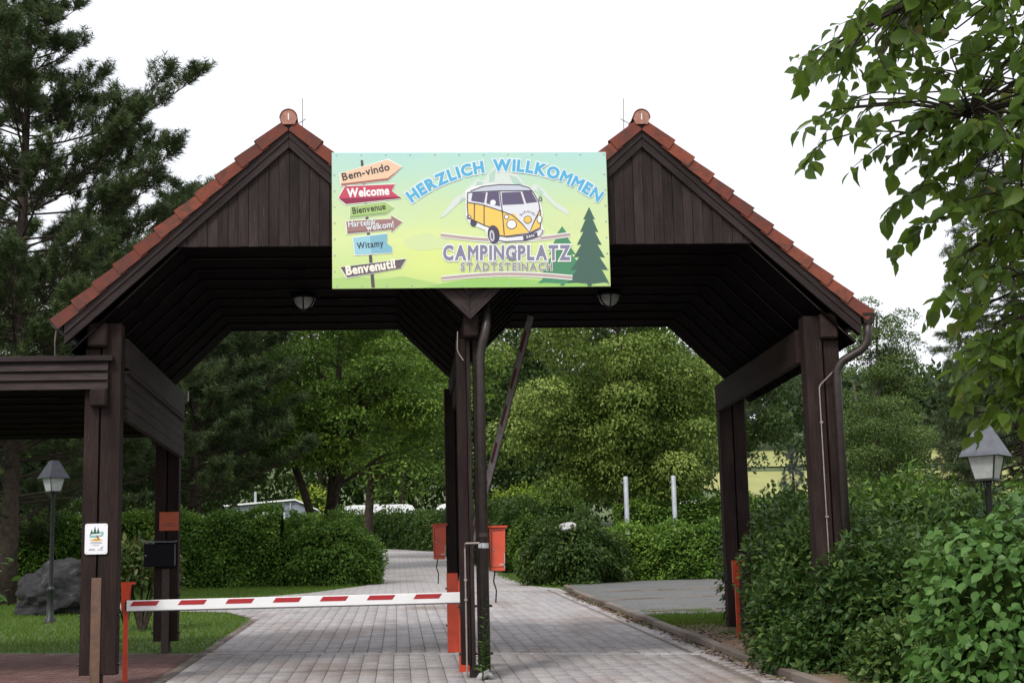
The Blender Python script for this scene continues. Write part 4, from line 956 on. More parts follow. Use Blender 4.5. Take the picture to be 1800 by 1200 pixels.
for x, lb in ((6.0, 'left one of the two bare grey metal poles by the parking area'), (7.45, 'right one of the two bare grey metal poles by the parking area')):
    y = 28.5; zg = gz(y); t = empty('metal_pole', (x, y, zg), lb, 'pole', 'grey poles behind the low hedge')
    MB().lathe([(.072, 0), (.072, 4.45-zg), (.06, 4.47-zg), (.0, 4.475-zg)], 14, (x, y, zg)).build('tube', 'pole_grey', t, True)
    MB().lathe([(.11, 0), (.11, .05), (.074, .06)], 14, (x, y, zg)).build('base_collar', 'steel_dark', t); MB().tube([(x-.08, y-.06, 4.3), (x-.12, y-.06, 4.25)], .012, 5).build('hook', 'galvanised', t)
def caravan(x, y, rz, L, label, stripe='caravan_stripe'):
    zg = gz(y); t = empty('caravan', (x, y, zg), label, 'caravan', 'white caravans parked behind the hedges'); t.rotation_euler = (0, 0, rz)
    def part(name, m, mat, par=t):
        me = bpy.data.meshes.new(name); me.from_pydata(m.v, [], m.f); me.update(); me.materials.append(M[mat]); o = bpy.data.objects.new(name, me); C.objects.link(o); o.parent = par; return o
    h = L/2; prof = [(-h, .5), (-h-.05, 1.2), (-h+.1, 1.75), (-h+.45, 2.3), (-h+.75, 2.52), (-h+1.1, 2.58), (h-.6, 2.6), (h-.2, 2.5), (h-.02, 2.2), (h, .5)]
    part('body', MB().prism_y(prof, -1.1, 1.1), 'caravan_white')
    part('stripe', MB().box(-h+.1, h-.1, -1.106, -1.102, .85, 1.05), stripe)
    for a, b in ((-h+.5, -h+1.5), (-.6, .3), (h-1.5, h-.4)):
        w = part('window', MB().box(a, b, -1.12, -1.1, 1.4, 2.0, .008), 'caravan_glass')
    part('front_window', MB().add([(-h-.045, -.8, 1.3), (-h-.045, .8, 1.3), (-h+.06, .8, 1.72), (-h+.06, -.8, 1.72)], [(0, 1, 2, 3)]), 'caravan_glass')
    part('roof_vent', MB().box(-.3, .3, -.3, .3, 2.6, 2.7, .02), 'sack_plastic')
    for s in (-1, 1): part('wheel', MB().add(*(lambda q: ([(p[0], s*1.02+p[2], p[1]+.32) for p in q.v], q.f))(MB().lathe([(0, -.08), (.3, -.08), (.32, 0), (.3, .08), (0, .08)], 16))), 'rubber')
    part('drawbar', MB().box(-h-1.2, -h, -.05, .05, .45, .53), 'steel_dark')
caravan(-2.4, 89, R(4), 5.4, 'white caravan parked behind the maple trunk at the end of the drive')
caravan(-19.5, 74, R(-3), 6.0, 'white caravan roof showing above the left hedge beside the lantern post')
caravan(18.9, 80, R(8), 5.2, 'white caravan half hidden under the pale green linden')
caravan(3.9, 90, R(-6), 4.8, 'white caravan roof glimpsed to the right of the middle post')
ah = empty('awning_hut', (-7.4, 71, gz(71)), 'low grey caravan awning with a flat pale roof behind the left hedge', 'awning')
zg = gz(71)
MB().prism_y([(-10.4, zg), (-5.5, zg), (-5.5, zg+2.35), (-6.6, zg+2.95), (-10.4, zg+2.7)], 70.2, 73).build('wall', 'awning_grey', ah)
MB().prism_y([(-10.7, zg+2.72), (-6.6, zg+3.0), (-5.3, zg+2.4), (-5.3, zg+2.47), (-6.6, zg+3.09), (-10.7, zg+2.8)], 70.0, 73.2).build('roof', 'caravan_white', ah)
MB().box(-8.6, -7.2, 70.15, 70.19, zg+1.5, zg+2.45).build('panel', 'caravan_white', ah); MB().box(-6.9, -6.82, 70.1, 70.18, zg, zg+2.9).build('pole', 'pole_grey', ah)
MB().box(-8.45, -7.5, 70.13, 70.148, zg+2.1, zg+2.2).build('stripe', 'boom_red', ah)
MB().tube([(-8.9, 71, zg+2.7), (-8.9, 71, zg+3.6)], .07, 8).build('flue', 'pole_grey', ah)
# ------------------------------------------------------------------ foliage
T4 = (np.array([(0, 0, 0), (.45, -.27, .03), (1, 0, -.06), (.45, .27, .03)]), np.array([(0, 1, 2, 3)]))
T6 = (np.array([(0, 0, 0), (.3, -.25, .05), (.7, -.2, .03), (1, 0, -.08), (.7, .2, .03), (.3, .25, .05), (.5, 0, -.01)]), np.array([(0, 1, 2, 6), (6, 2, 3, 3), (0, 6, 4, 5), (6, 3, 4, 4)]))
T6 = (T6[0], np.array([(0, 1, 6, 6), (1, 2, 3, 6), (0, 6, 5, 5), (6, 3, 4, 5)]))
OV = (np.array([(0, 0, 0), (.12, -.2, .03), (.38, -.34, .06), (.68, -.27, .04), (.9, -.1, -.02), (1.04, 0, -.07), (.9, .1, -.02), (.68, .27, .04), (.38, .34, .06), (.12, .2, .03), (.38, 0, 0), (.7, 0, -.015)]),
      np.array([(0, 1, 2, 10), (10, 2, 3, 11), (11, 3, 4, 5), (0, 10, 8, 9), (10, 11, 7, 8), (11, 5, 6, 7)]))
EL = (OV[0]*np.array([1, .72, 1]), OV[1])
T3 = (np.array([(0, -.04, 0), (0, .04, 0), (1, 0, 0)]), np.array([(0, 1, 2)]))
def unit(a): return a/np.maximum(np.linalg.norm(a, axis=-1, keepdims=True), 1e-9)
def leaf_verts(P, A, Nn, size, T):
    A = unit(A); Sd = unit(np.cross(Nn, A)); Nn = np.cross(A, Sd); t = T[0]
    size = np.asarray(size).reshape(-1, 1, 1)
    V = P[:, None, :] + size*(t[None, :, 0:1]*A[:, None, :] + t[None, :, 1:2]*Sd[:, None, :] + t[None, :, 2:3]*Nn[:, None, :])
    k = len(t); F = (T[1][None]+(np.arange(len(P))*k)[:, None, None])
    return V.reshape(-1, 3), F.reshape(-1, T[1].shape[1])
def clean_faces(F):
    return F
def leaf_object(name, P, A, Nn, size, T, tint, mat, parent, kind=None):
    V, F = leaf_verts(P, A, Nn, size, T); o = np.array(wloc(parent)) if parent is not None else np.zeros(3)
    nf = len(T[1]); tt = np.repeat(np.clip(tint, 0, 1), nf)
    if F.shape[1] == 4 and np.any(F[:, 2] == F[:, 3]):      # some templates mix triangles into quads: split all
        a = F[:, [0, 1, 2]]; b = F[:, [0, 2, 3]]; good = F[:, 2] != F[:, 3]
        F = np.concatenate([a, b[good]]); tt = np.concatenate([tt, tt[good]])
    me = np_mesh(name, V-o, F, tt); ob = link(name, me, mat, parent, o)
    if kind: ob['kind'] = kind
    return ob
def orient(out, up=.6, jit=.55, droop=.25):
    n = len(out); r = rng.normal(size=(n, 3)); Nn = unit(out*.55+np.array([0, 0, up])+r*jit*.6)
    A = unit(out*.7+rng.normal(size=(n, 3))*jit+np.array([0, 0, -droop])); return A, Nn
def sphere_dirs(n): return unit(rng.normal(size=(n, 3)))
def crown(name, blobs, n, size, mat, parent, T=T4, up=.6, jit=.6, droop=.3, shell=(.72, 1.06), low=.55, spread=.35, kind=None):
    """leaves spread through the outer part of many clumps"""
    c = np.array([b[0] for b in blobs], float); r = np.array([b[1] for b in blobs], float)
    w = r[:, 0]*r[:, 1]+r[:, 0]*r[:, 2]; idx = rng.choice(len(blobs), n, p=w/w.sum())
    d = sphere_dirs(n); flip = (d[:, 2] < -.1) & (rng.random(n) < low); d[flip, 2] *= -1
    rho = rng.uniform(*shell, n)[:, None]; P = c[idx]+d*r[idx]*rho
    P += rng.normal(size=(n, 3))*.04*r[idx]
    A, Nn = orient(unit(d*r[idx]), up, jit, droop)
    bt = rng.uniform(-spread/2, spread/2, len(blobs)); tint = np.clip(rng.normal(.5, .2, n)+bt[idx], 0, .99)
    s = size*rng.uniform(.65, 1.25, n)
    return leaf_object(name, P, A, Nn, s, T, tint, mat, parent, kind)
def clumps(c, r, n, cr, flat=.6, inner=.45, lumpy=.18, zlow=-1.0):
    out = []; c = np.array(c, float); r = np.array(r, float); k = 0
    while len(out) < n and k < 20*n:
        k += 1; d = sphere_dirs(1)[0]
        if d[2] < zlow: continue
        rho = min(1.08, rng.uniform(inner, 1)**.6*(1+rng.normal()*lumpy*.5))
        s = cr*rng.uniform(.6, 1.3); out.append((c+d*r*rho, (s, s, s*flat)))
    return out
def limbs(m, base, top, r0, targets, n=7, bow=.25):
    base, top = Vector(base), Vector(top); H = (top-base).length
    P = [base.lerp(top, k/6)+Vector((random.uniform(-1, 1), random.uniform(-1, 1), 0))*.012*H*(k % 6 > 0) for k in range(7)]
    m.tube(P, [r0*1.35]+[r0*(1-.75*k/6) for k in range(1, 7)], n)
    for t_ in targets:
        t_ = Vector(t_); f = min(.95, max(.22, random.uniform(.3, .85))); i = f*6; a = P[int(i)].lerp(P[min(6, int(i)+1)], i-int(i))
        if a.z > t_.z-.1: a = P[2]
        mid = a.lerp(t_, .5)+Vector((0, 0, bow*(t_-a).length*.4)); ra = r0*.42*(1-f*.5)
        m.tube([a, a.lerp(mid, .55), mid, t_], [ra, ra*.75, ra*.5, ra*.18], 5, False)
def broadleaf(name, label, loc, top, crowns, ncl, cr, nleaf, size, mat, r0=.18, bark='bark', T=T4, group=None, flat=.6, up=.6, droop=.3, inner=.45, lumpy=.18, extra_trunks=(), cat='tree', zlow=-1, shell=(.7, 1.08), jit=.6, spread=.35):
    t = empty(name, (loc[0], loc[1], gz(loc[1])), label, cat, group); bl = []
    tot = sum(c[1][0]*c[1][2] for c in crowns)
    for c, r in crowns: bl += clumps(c, r, max(3, int(ncl*r[0]*r[2]/tot)), cr, flat, inner, lumpy, zlow)
    m = MB(); tg = [b[0] for b in random.sample(bl, min(len(bl), 22))]
    limbs(m, (loc[0], loc[1], gz(loc[1])-.1), top, r0, tg)
    for a, b, r in extra_trunks: m.tube([a, Vector(a).lerp(Vector(b), .5)+Vector((.1, 0, .1)), b], [r, r*.8, r*.5], 7)
    m.build('trunk', bark, t, True)
    crown('crown', bl, nleaf, size, mat, t, T, up=up, droop=droop, shell=shell, jit=jit, spread=spread)
    return t
# ---- pines: whorled boughs whose shoots turn up at the tips, needles in brushes
def needle_shoots(P, D, L, nn, nl, mat, parent, name='crown', wid=.05, tint0=.5):
    n = len(P); i = np.repeat(np.arange(n), nn); s = rng.random(n*nn)
    d = D[i]; Q = P[i]+d*(L[i]*s)[:, None]
    r = rng.normal(size=(n*nn, 3)); r = unit(r-d*np.sum(r*d, 1)[:, None]); A = unit(r+d*rng.uniform(.35, .9, n*nn)[:, None])
    Nn = unit(rng.normal(size=(n*nn, 3))); T = (np.array([(0, -wid, 0), (0, wid, 0), (1, 0, 0)]), np.array([(0, 1, 2)]))
    bt = rng.normal(tint0, .18, n); tint = bt[i]+rng.normal(0, .12, n*nn)
    return leaf_object(name, Q, A, Nn, nl*rng.uniform(.7, 1.2, n*nn), T, tint, mat, parent)
def pine(name, label, loc, H, rad, z0, prof, nn=26, nl=.17, step=.5, per=5, mat='needle_pine', r0=.24, group=None, lean=(0, 0), upturn=.55, shoots=7, droop=0.0, wid=.05, bark='bark', tufts=2):
    zg = gz(loc[1]); t = empty(name, (loc[0], loc[1], zg), label, 'tree', group); m = MB()
    tip = Vector((loc[0]+lean[0], loc[1]+lean[1], zg+H)); b = Vector((loc[0], loc[1], zg-.1))
    m.tube([b.lerp(tip, k/8) for k in range(9)], [r0*(1-.93*k/8) for k in range(9)], 8)
    PP, DD, LL = [], [], []
    z = z0
    while z < H-.2:
        f = (z-z0)/(H-z0); br = rad*prof(f); base_a = random.uniform(0, 6.28)
        for k in range(per):
            if random.random() < .15: continue
            a = base_a+k*6.283/per+random.uniform(-.35, .35); L = br*random.uniform(.62, 1.12)
            if L < .25: L = .25
            zz = z+random.uniform(-.25, .25); c = b.lerp(tip, (zz+.1)/(H+.1)); h = Vector((math.cos(a), math.sin(a), 0))
            rise = .1+.25*f-droop; pts = [c+h*L*q+Vector((0, 0, L*(rise*q+.22*q*q*q-droop*.6*q*q))) for q in (0, .35, .7, 1)]
            m.tube(pts, [.035*r0/.24*(1.2-f), .026, .018, .008], 4, False)
            ns = max(2, int(shoots*L/1.2))
            for s in range(ns):
                q = 1-(random.random()**1.2)*.72 if s else 1.0; i = min(2, int(q*3)); p = pts[i].lerp(pts[i+1], min(1, q*3-i))
                side = Vector((-h.y, h.x, 0))*random.choice((-1, 1)); sl = .25+.3*L*(1-q)*random.uniform(.6, 1.2)
                dr = (h*random.uniform(.35, .9)+side*random.uniform(.1, .9)+Vector((0, 0, upturn*random.uniform(.4, 1.3)-droop))).normalized()
                e = p+dr*sl*.7
                if s: m.tube([p, e], [.012, .006], 3, False)
                else: e = p
                for q2 in range(tufts if L > .6 else 2):
                    d2 = (dr+Vector((random.uniform(-.4, .4), random.uniform(-.4, .4), upturn*random.uniform(.2, 1.1)-droop))).normalized()
                    PP.append(e+Vector((random.uniform(-.08, .08), random.uniform(-.08, .08), random.uniform(-.05, .05)))); DD.append(d2); LL.append(random.uniform(.22, .42))
        z += step*random.uniform(.75, 1.2)
    PP.append(tip); DD.append(Vector((0, 0, 1))); LL.append(.4)
    m.build('trunk', bark, t, True)
    needle_shoots(np.array([tuple(p) for p in PP]), np.array([tuple(p) for p in DD]), np.array(LL), nn, nl, mat, t, wid=wid)
    return t
pine('pine_tree', 'tall dark pine rising at the left edge above the lean-to roof', (-10.3, 21), 18.0, 4.5, 2.2, lambda f: float(np.interp(f, [0, .3, .48, .56, .6, .7, .85, 1], [.95, 1.0, .95, .92, .48, .32, .18, .05])), nn=40, nl=.18, step=.42, per=6, shoots=12, lean=(.2, 0), wid=.05, tufts=3, upturn=.85)
pine('pine_tree', 'dark pine behind the hedge seen through the left bay', (-7.9, 37), 14.0, 3.5, 2.6, lambda f: (1-f)**.6*1.05+.08, nn=32, nl=.24, step=.45, per=7, shoots=10, wid=.055)
pine('pine_tree', 'shadowy pine behind the left hedge below the tall pine', (-14.2, 31), 13.0, 4.4, .5, lambda f: (1-f)**.6*1.05+.08, nn=30, nl=.24, step=.5, per=7, shoots=10, wid=.055)
broadleaf('dark_tree', 'dense dark tree between the left pines behind the hedge', (-11.0, 44), (-10.8, 44, 12), [((-10.6, 44, 8.5), (4.2, 3, 6.0))], 90, 1.2, 20000, .22, 'leaf_dark', .2, droop=.2)
broadleaf('maple_tree', 'broad bright green maple with forked trunk seen through the left bay', (-3.5, 42), (-3.0, 42, 11.5), [((-3.1, 42, 9.9), (4.3, 3.6, 4.4)), ((-4.2, 41, 7.4), (2.9, 2.2, 1.7)), ((-.9, 41, 7.8), (2.2, 2.4, 2.2))], 105, 1.15, 62000, .155, 'leaf_maple', .3, flat=.4, up=1.1, shell=(.8, 1.05), droop=.35, lumpy=.22, inner=.25,
          extra_trunks=[((-3.6, 41.8, 2.2), (-5.3, 41.5, 7.6), .2), ((-3.4, 41.9, 4.5), (-2.2, 41.6, 8.6), .16)], spread=.6)
broadleaf('dark_tree', 'darker tree standing right behind the maple by the caravan', (-2.2, 58), (-2.0, 58, 14), [((-.6, 58, 11.5), (4.6, 3, 5.8))], 80, 1.4, 22000, .23, 'leaf_maple', .26, spread=.4)
broadleaf('linden_tree', 'pale green linden filling the right bay beside two grey poles', (6.5, 33), (6.7, 33, 12), [((6.4, 33, 9.2), (3.9, 3.4, 4.3)), ((6.6, 32.6, 6.4), (3.5, 2.8, 2.7)), ((6.6, 32.4, 4.8), (3.2, 2.2, 1.1))], 170, .85, 105000, .125, 'leaf_linden', .2, flat=.6, up=.6, shell=(.8, 1.06), droop=.75, lumpy=.25, inner=.2, jit=.5, spread=.7)
broadleaf('tall_tree', 'tall loose grey green tree at the right beyond the downpipe', (24.2, 62), (24.9, 62, 15.5), [((25.0, 62, 12.6), (2.5, 2.2, 3.9)), ((24.8, 62, 8.4), (2.9, 2.2, 2.6))], 170, .7, 44000, .14, 'leaf_ash', .2, 'bark_grey', flat=.55, lumpy=.35, inner=.12, extra_trunks=[((24.2, 62, 3), (23.4, 62, 12), .13), ((24.3, 62, 3), (26, 62, 12.5), .13)], spread=.4)
broadleaf('small_tree', 'rounded green tree in front of the tall loose tree at the right', (20.6, 50), (20.8, 50, 8.5), [((20.7, 50, 7.0), (2.3, 2, 2.6)), ((20.9, 50, 4.8), (2.4, 2, 1.6))], 90, .7, 30000, .13, 'leaf_ash', .14, flat=.6, lumpy=.25, spread=.4)
broadleaf('field_tree', 'dark tree overhanging the yellow field behind the right rear post', (18.7, 75), (20.0, 75, 13), [((20.4, 75, 12.8), (3.2, 3, 3.4)), ((22.0, 75, 11.3), (1.5, 1.6, 1.6))], 60, 1.0, 15000, .22, 'leaf_dark', .3, 'bark_grey')
for i, (x, y, h, r, lb) in enumerate((( -22, 92, 17, 6, 'dark tree far behind the caravan at the left edge'), (-13.5, 96, 16, 5, 'dark tree in the back row above the awning'), (-6.5, 99, 17, 4.6, 'dark tree in the back row left of the maple trunk'), (-.5, 98, 18, 5, 'dark tree in the back row behind the drive'), (5.5, 96, 18, 4.6, 'dark tree in the back row just right of the middle post'), (11.5, 94, 17, 4.8, 'dark tree in the back row behind the linden'), (16.5, 100, 16, 3.8, 'dark tree in the back row left of the yellow field'))):
    h *= 1.25; z = gz(y); broadleaf('background_tree', lb, (x, y), (x, y, z+h*.8), [((x, y, z+h*.55), (r, r*.7, h*.47))], 80, 1.7, 15000, .34, 'leaf_dark', .3, group='dark trees in the row behind the caravans')
pine('spruce_tree', 'drooping dark spruce at the right beyond the lantern', (26.6, 55), 10.2, 2.3, 1.2, lambda f: (1-f)**.8+.1, nn=26, nl=.16, step=.55, per=6, droop=.42, upturn=.1, shoots=8, wid=.06, group='spruces at the right')
pine('spruce_tree', 'dark spruce behind the grey lantern hood', (28.6, 50), 8.2, 2.6, .8, lambda f: (1-f)**.8+.1, nn=26, nl=.16, step=.5, per=6, droop=.42, upturn=.1, shoots=8, wid=.06, group='spruces at the right')
pine('spruce_tree', 'tall spruce almost hidden behind the overhanging branches at the right', (21.2, 35), 17.0, 3.2, 3, lambda f: (1-f)**.8+.12, nn=26, nl=.18, step=.36, per=8, droop=.3, upturn=.25, shoots=8, wid=.06, group='spruces at the right')
pine('weeping_spruce', 'small bluish weeping spruce in front of the yellow field', (31.9, 108), 6.5, 2.0, .6, lambda f: (1-f)**.9+.08, nn=24, nl=.22, step=.45, per=6, droop=.55, upturn=0, shoots=7, mat='needle_blue', wid=.07)
far_wood_here = 1
# ---- far hill wood and hedgerows (one mass each)
def far_mass(name, label, pts, size, mat, per, cat):
    bl = [((x, y, gz(y)+h*.5), (h*.33, h*.33, h*.5)) for x, y, h in pts]
    o = crown(name, bl, per*len(bl), size, mat, None, T4, shell=(.6, 1.05)); return tag(o, label, cat, kind='stuff')
far_mass('hill_forest', 'dark wooded hillside above the yellow fields', [(random.uniform(-40, 260), y+random.uniform(-5, 5), random.uniform(12, 19)) for y in (306, 318, 330, 345, 362, 380, 400, 425, 450) for _ in range(48)], 2.0, 'leaf_far_hazed', 150, 'forest')
far_mass('wood_edge', 'dark wood closing the view behind the caravans', [(x+random.uniform(-2, 2), y+random.uniform(-3, 3), random.uniform(13, 22)) for y in (112, 120) for x in np.arange(-55, 26, 3.2)]+[(x, 107+random.uniform(-2, 2), random.uniform(4, 7)) for x in np.arange(-55, 25, 2.0)], .6, 'leaf_dark', 900, 'wood')
far_mass('hedgerow', 'dark hedgerow crossing between the yellow fields', [(x+random.uniform(-2, 2), 250+random.uniform(-3, 3), random.uniform(3, 7) if x < 92 else random.uniform(2, 4)) for x in np.arange(0, 140, 2.2)], .8, 'leaf_far_hazed', 160, 'hedgerow')
far_mass('field_bushes', 'rounded bushes along the near edge of the yellow field', [(x, y, h) for x, y, h in ((52, 165, 6), (56, 172, 5), (60, 170, 6.5), (64, 168, 5), (86, 168, 6), (92, 172, 7), (100, 170, 6))], .6, 'leaf_far_hazed', 500, 'bushes')

# ---- hedges
def hedge(name, label, path, w, h, n, size, mat, group=None, rough=.12, cat='hedge', T=T4, tops=0):
    """clipped hedge along `path` [(x, y)]; leaves on face, top and back of a rounded section"""
    P0 = np.array(path, float); seg = np.linalg.norm(np.diff(P0, axis=0), axis=1); cum = np.concatenate([[0], np.cumsum(seg)])
    c = P0.mean(0); t = empty(name, (c[0], c[1], gz(c[1])), label, cat, group)
    def along(s):
        x = np.interp(s, cum, P0[:, 0]); y = np.interp(s, cum, P0[:, 1]); e = .05
        dx = np.interp(np.minimum(s+e, cum[-1]), cum, P0[:, 0])-np.interp(np.maximum(s-e, 0), cum, P0[:, 0]); dy = np.interp(np.minimum(s+e, cum[-1]), cum, P0[:, 1])-np.interp(np.maximum(s-e, 0), cum, P0[:, 1])
        L = np.hypot(dx, dy); return x, y, dx/L, dy/L
    def hh(s): return h*(1+.05*np.sin(s*1.7+3)+.04*np.sin(s*3.9))
    s = rng.uniform(0, cum[-1], n); q = rng.random(n); x, y, tx, ty = along(s); H_ = hh(s)
    # section: q in [0,.42] near face, [.42,.62] top, [.62,1] far face
    side = np.where(q < .45, -1.0, 1.0); ff = np.where(q < .45, q/.45, (1-q)/.35)
    top = (q >= .45) & (q < .65); lat = np.where(top, (q-.45)/.2*2-1, side); zz = np.where(top, 1.0, np.clip(ff, 0, 1))
    bul = 1-.28*np.maximum(0, zz-.75)/.25*(~top)
    off = lat*w/2*np.where(top, .75, bul); nrm = np.stack([-ty, tx, 0*tx], 1)*(-np.sign(lat)*-1)[:, None]
    nx, ny = -ty, tx
    lum = rough*(np.sin(s*2.3+zz*5)+np.sin(s*5.1-zz*9)+rng.normal(size=n)*.9)*.6
    px = x+nx*(off+np.where(top, 0, np.sign(lat)*lum)); py = y+ny*(off+np.where(top, 0, np.sign(lat)*lum))
    pz = np.interp(py, YP, ZP)+zz*H_+np.where(top, lum+.06*(1-lat**2), 0)
    out = np.stack([np.where(top, nx*lat*.3, nx*np.sign(lat)), np.where(top, ny*lat*.3, ny*np.sign(lat)), np.where(top, 1.0, .15)], 1)
    # end caps
    ne = int(n*.06)
    for se, dirn in ((0.0, -1), (cum[-1], 1)):
        ex, ey, etx, ety = along(np.full(ne, se)); la = rng.uniform(-1, 1, ne); z2 = rng.random(ne)
        bulge = np.sqrt(np.maximum(0, 1-la**2*.8))*w*.3
        px = np.concatenate([px, ex+(-ety)*la*w/2+etx*dirn*bulge]); py = np.concatenate([py, ey+etx*la*w/2+ety*dirn*bulge])
        pz = np.concatenate([pz, np.interp(ey, YP, ZP)+z2*hh(np.full(ne, se))*.97]); out = np.concatenate([out, np.stack([etx*dirn-ety*la*.5, ety*dirn+etx*la*.5, np.full(ne, .2)], 1)])
    out = unit(out); A, Nn = orient(out, .55, .6, .15); nn_ = len(px)
    tint = np.clip(rng.normal(.48, .2, nn_)+.12*np.sin(px*1.3)+.1*np.sin(px*3.7+pz*2), 0, .99)
    leaf_object('foliage', np.stack([px, py, pz], 1), A, Nn, size*rng.uniform(.65, 1.3, nn_), T, tint, mat, t)
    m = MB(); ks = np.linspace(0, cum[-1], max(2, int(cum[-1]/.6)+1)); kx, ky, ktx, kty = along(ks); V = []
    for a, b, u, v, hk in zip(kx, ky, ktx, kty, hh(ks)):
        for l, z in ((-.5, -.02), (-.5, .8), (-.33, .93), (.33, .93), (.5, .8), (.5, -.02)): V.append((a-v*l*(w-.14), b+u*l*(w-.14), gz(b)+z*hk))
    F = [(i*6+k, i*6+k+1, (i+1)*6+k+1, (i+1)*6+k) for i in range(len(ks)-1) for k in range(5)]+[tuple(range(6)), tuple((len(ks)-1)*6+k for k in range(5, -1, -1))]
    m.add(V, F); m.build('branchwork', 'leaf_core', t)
    return t
def bush(name, label, blobs, n, size, mat, T=T6, group=None, cat='bush', core=.8, up=.7, droop=.25, shell=(.84, 1.14), jit=.55, parent=None, spread=.3, singles=0, sing_key=None, zmin=.0):
    c = np.array([b[0] for b in blobs], float); r = np.array([b[1] for b in blobs], float); g0 = c.mean(0)
    t = empty(name, (g0[0], g0[1], gz(g0[1])), label, cat, group)
    w = r[:, 0]*r[:, 1]+r[:, 0]*r[:, 2]; k = int(n*2.0); idx = rng.choice(len(blobs), k, p=w/w.sum()); d = sphere_dirs(k)
    sc = rng.uniform(*shell, k)*(1+.09*np.sin(d[:, 0]*7+idx*2)+.09*np.sin(d[:, 2]*9+d[:, 1]*6+idx))
    P = c[idx]+d*r[idx]*sc[:, None]; keep = P[:, 2] > np.interp(P[:, 1], YP, ZP)+.02
    for j in range(len(blobs)): keep &= ~((((P-c[j])/r[j])**2).sum(1) < .62) | (idx == j)
    P, d, idx = P[keep][:n], d[keep][:n], idx[keep][:n]; n = len(P)
    A, Nn = orient(unit(d/r[idx]), up, jit, droop); bt = rng.uniform(-spread/2, spread/2, len(blobs))
    tint = np.clip(rng.normal(.48, .25, n)+bt[idx], 0, .99); s = size*rng.uniform(.45, 1.4, n)
    if singles:
        key = sing_key(P); o_ = np.argsort(key)[:singles]; mask = np.zeros(n, bool); mask[o_] = True
        me = np_mesh('leaf', T[0], T[1] if T is not T6 else T[1]); me.materials.append(M[mat]); a_ = me.attributes.new('tint', 'FLOAT', 'FACE'); a_.data.foreach_set('value', np.full(len(T[1]), .4, np.float32))
        single_leaves(me, P[mask], A[mask], Nn[mask], s[mask], t)
        P, A, Nn, s, tint = P[~mask], A[~mask], Nn[~mask], s[~mask], tint[~mask]
    f = leaf_object('foliage', P, A, Nn, s, T, tint, mat, t, 'stuff' if singles else None)
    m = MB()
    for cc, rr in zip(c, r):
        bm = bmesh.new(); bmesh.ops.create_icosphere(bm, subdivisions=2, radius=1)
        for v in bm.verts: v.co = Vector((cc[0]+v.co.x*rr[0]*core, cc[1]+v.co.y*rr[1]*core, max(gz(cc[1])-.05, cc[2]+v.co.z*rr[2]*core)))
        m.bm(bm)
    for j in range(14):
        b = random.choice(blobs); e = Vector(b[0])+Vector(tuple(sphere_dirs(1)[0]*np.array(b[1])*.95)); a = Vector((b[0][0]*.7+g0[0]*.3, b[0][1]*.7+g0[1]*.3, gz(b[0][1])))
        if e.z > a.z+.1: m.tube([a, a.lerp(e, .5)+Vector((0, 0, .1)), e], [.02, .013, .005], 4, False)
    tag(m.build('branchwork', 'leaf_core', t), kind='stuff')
    return t
def single_leaves(me, P, A, Nn, s, parent):
    A = unit(A); Sd = unit(np.cross(Nn, A)); Nn = np.cross(A, Sd); o0 = wloc(parent)
    for p, a, sd, nn, k in zip(P, A, Sd, Nn, s):
        ob = bpy.data.objects.new('leaf', me); C.objects.link(ob); ob.parent = parent
        ob.location = Vector(p)-o0; ob.rotation_euler = Matrix((a, sd, nn)).transposed().to_euler(); ob.scale = (k, k, k)
hedge('hedge', 'long clipped green hedge along the far side of the left lawn', [(-14.5, 29.4), (-9, 29.3), (-4.3, 29.2)], 1.3, 2.1, 50000, .105, 'leaf_hedge')
hedge('hedge', 'taller hedge behind the long clipped hedge in front of the awning', [(-9.5, 32.2), (-6, 32.2), (-3.4, 32.4)], 1.4, 1.95, 18000, .11, 'leaf_hedge')
bush('hedge_end', 'rounded bulging end of the left hedge beside the drive', [((-2.75, 28.9, 2.1), (1.25, 1.1, 1.3)), ((-3.6, 29, 2.0), (.9, .9, 1.2)), ((-2.0, 29.1, 1.9), (.65, .8, .95))], 20000, .105, 'leaf_hedge', T4, cat='hedge')
hedge('hedge', 'dark hedge on the bend at the far end of the drive', [(-6, 84), (-2.5, 81), (.5, 77), (2.6, 70)], 2.0, 2.1, 12000, .18, 'leaf_hedge_dark')
hedge('hedge', 'dark yew hedge right of the drive behind the red control boxes', [(2.2, 60), (3.2, 48), (3.6, 40), (3.5, 36)], 1.6, 2.3, 12000, .16, 'leaf_hedge_dark')
bush('bush', 'loose green bush at the right edge of the drive behind the red control box', [((4.0, 40, 3.2), (1.1, 1.2, 1.6)), ((4.9, 38, 3.3), (1.0, 1.2, 1.6)), ((3.7, 35, 2.6), (.8, 1, 1.1))], 9000, .13, 'leaf_hedge', T4)
bush('lime_bush', 'bright yellow green bush above the dark yew hedge', [((4.5, 52, 4.6), (1.3, 1, 1.2)), ((5.5, 52, 4.8), (.8, .8, .9))], 3500, .16, 'leaf_lime', T4)
bush('lime_bush', 'small bright yellow green bush behind the flat awning roof', [((-6.0, 78, 6.4), (1.2, 1.2, 1.5))], 1500, .2, 'leaf_lime', T4)
bush('mound_bush', 'dark spreading bush with a pale stone at the corner of the drive', [((4.0, 25.2, 2.0), (1.15, 1.1, 1.1)), ((3.3, 25.4, 1.8), (.7, .8, .85)), ((4.8, 25.6, 1.8), (.8, .8, .8))], 16000, .115, 'leaf_hedge_dark', T4, droop=.6)
hedge('hedge', 'low bright green hedge along the parking area', [(5.0, 26.7), (8, 26.6), (13, 27.2)], 1.3, 1.45, 28000, .105, 'leaf_hedge')
hedge('hedge', 'taller hedge behind the two grey poles', [(6.4, 31.2), (9, 31.2), (14, 32)], 1.2, 2.3, 18000, .115, 'leaf_hedge')
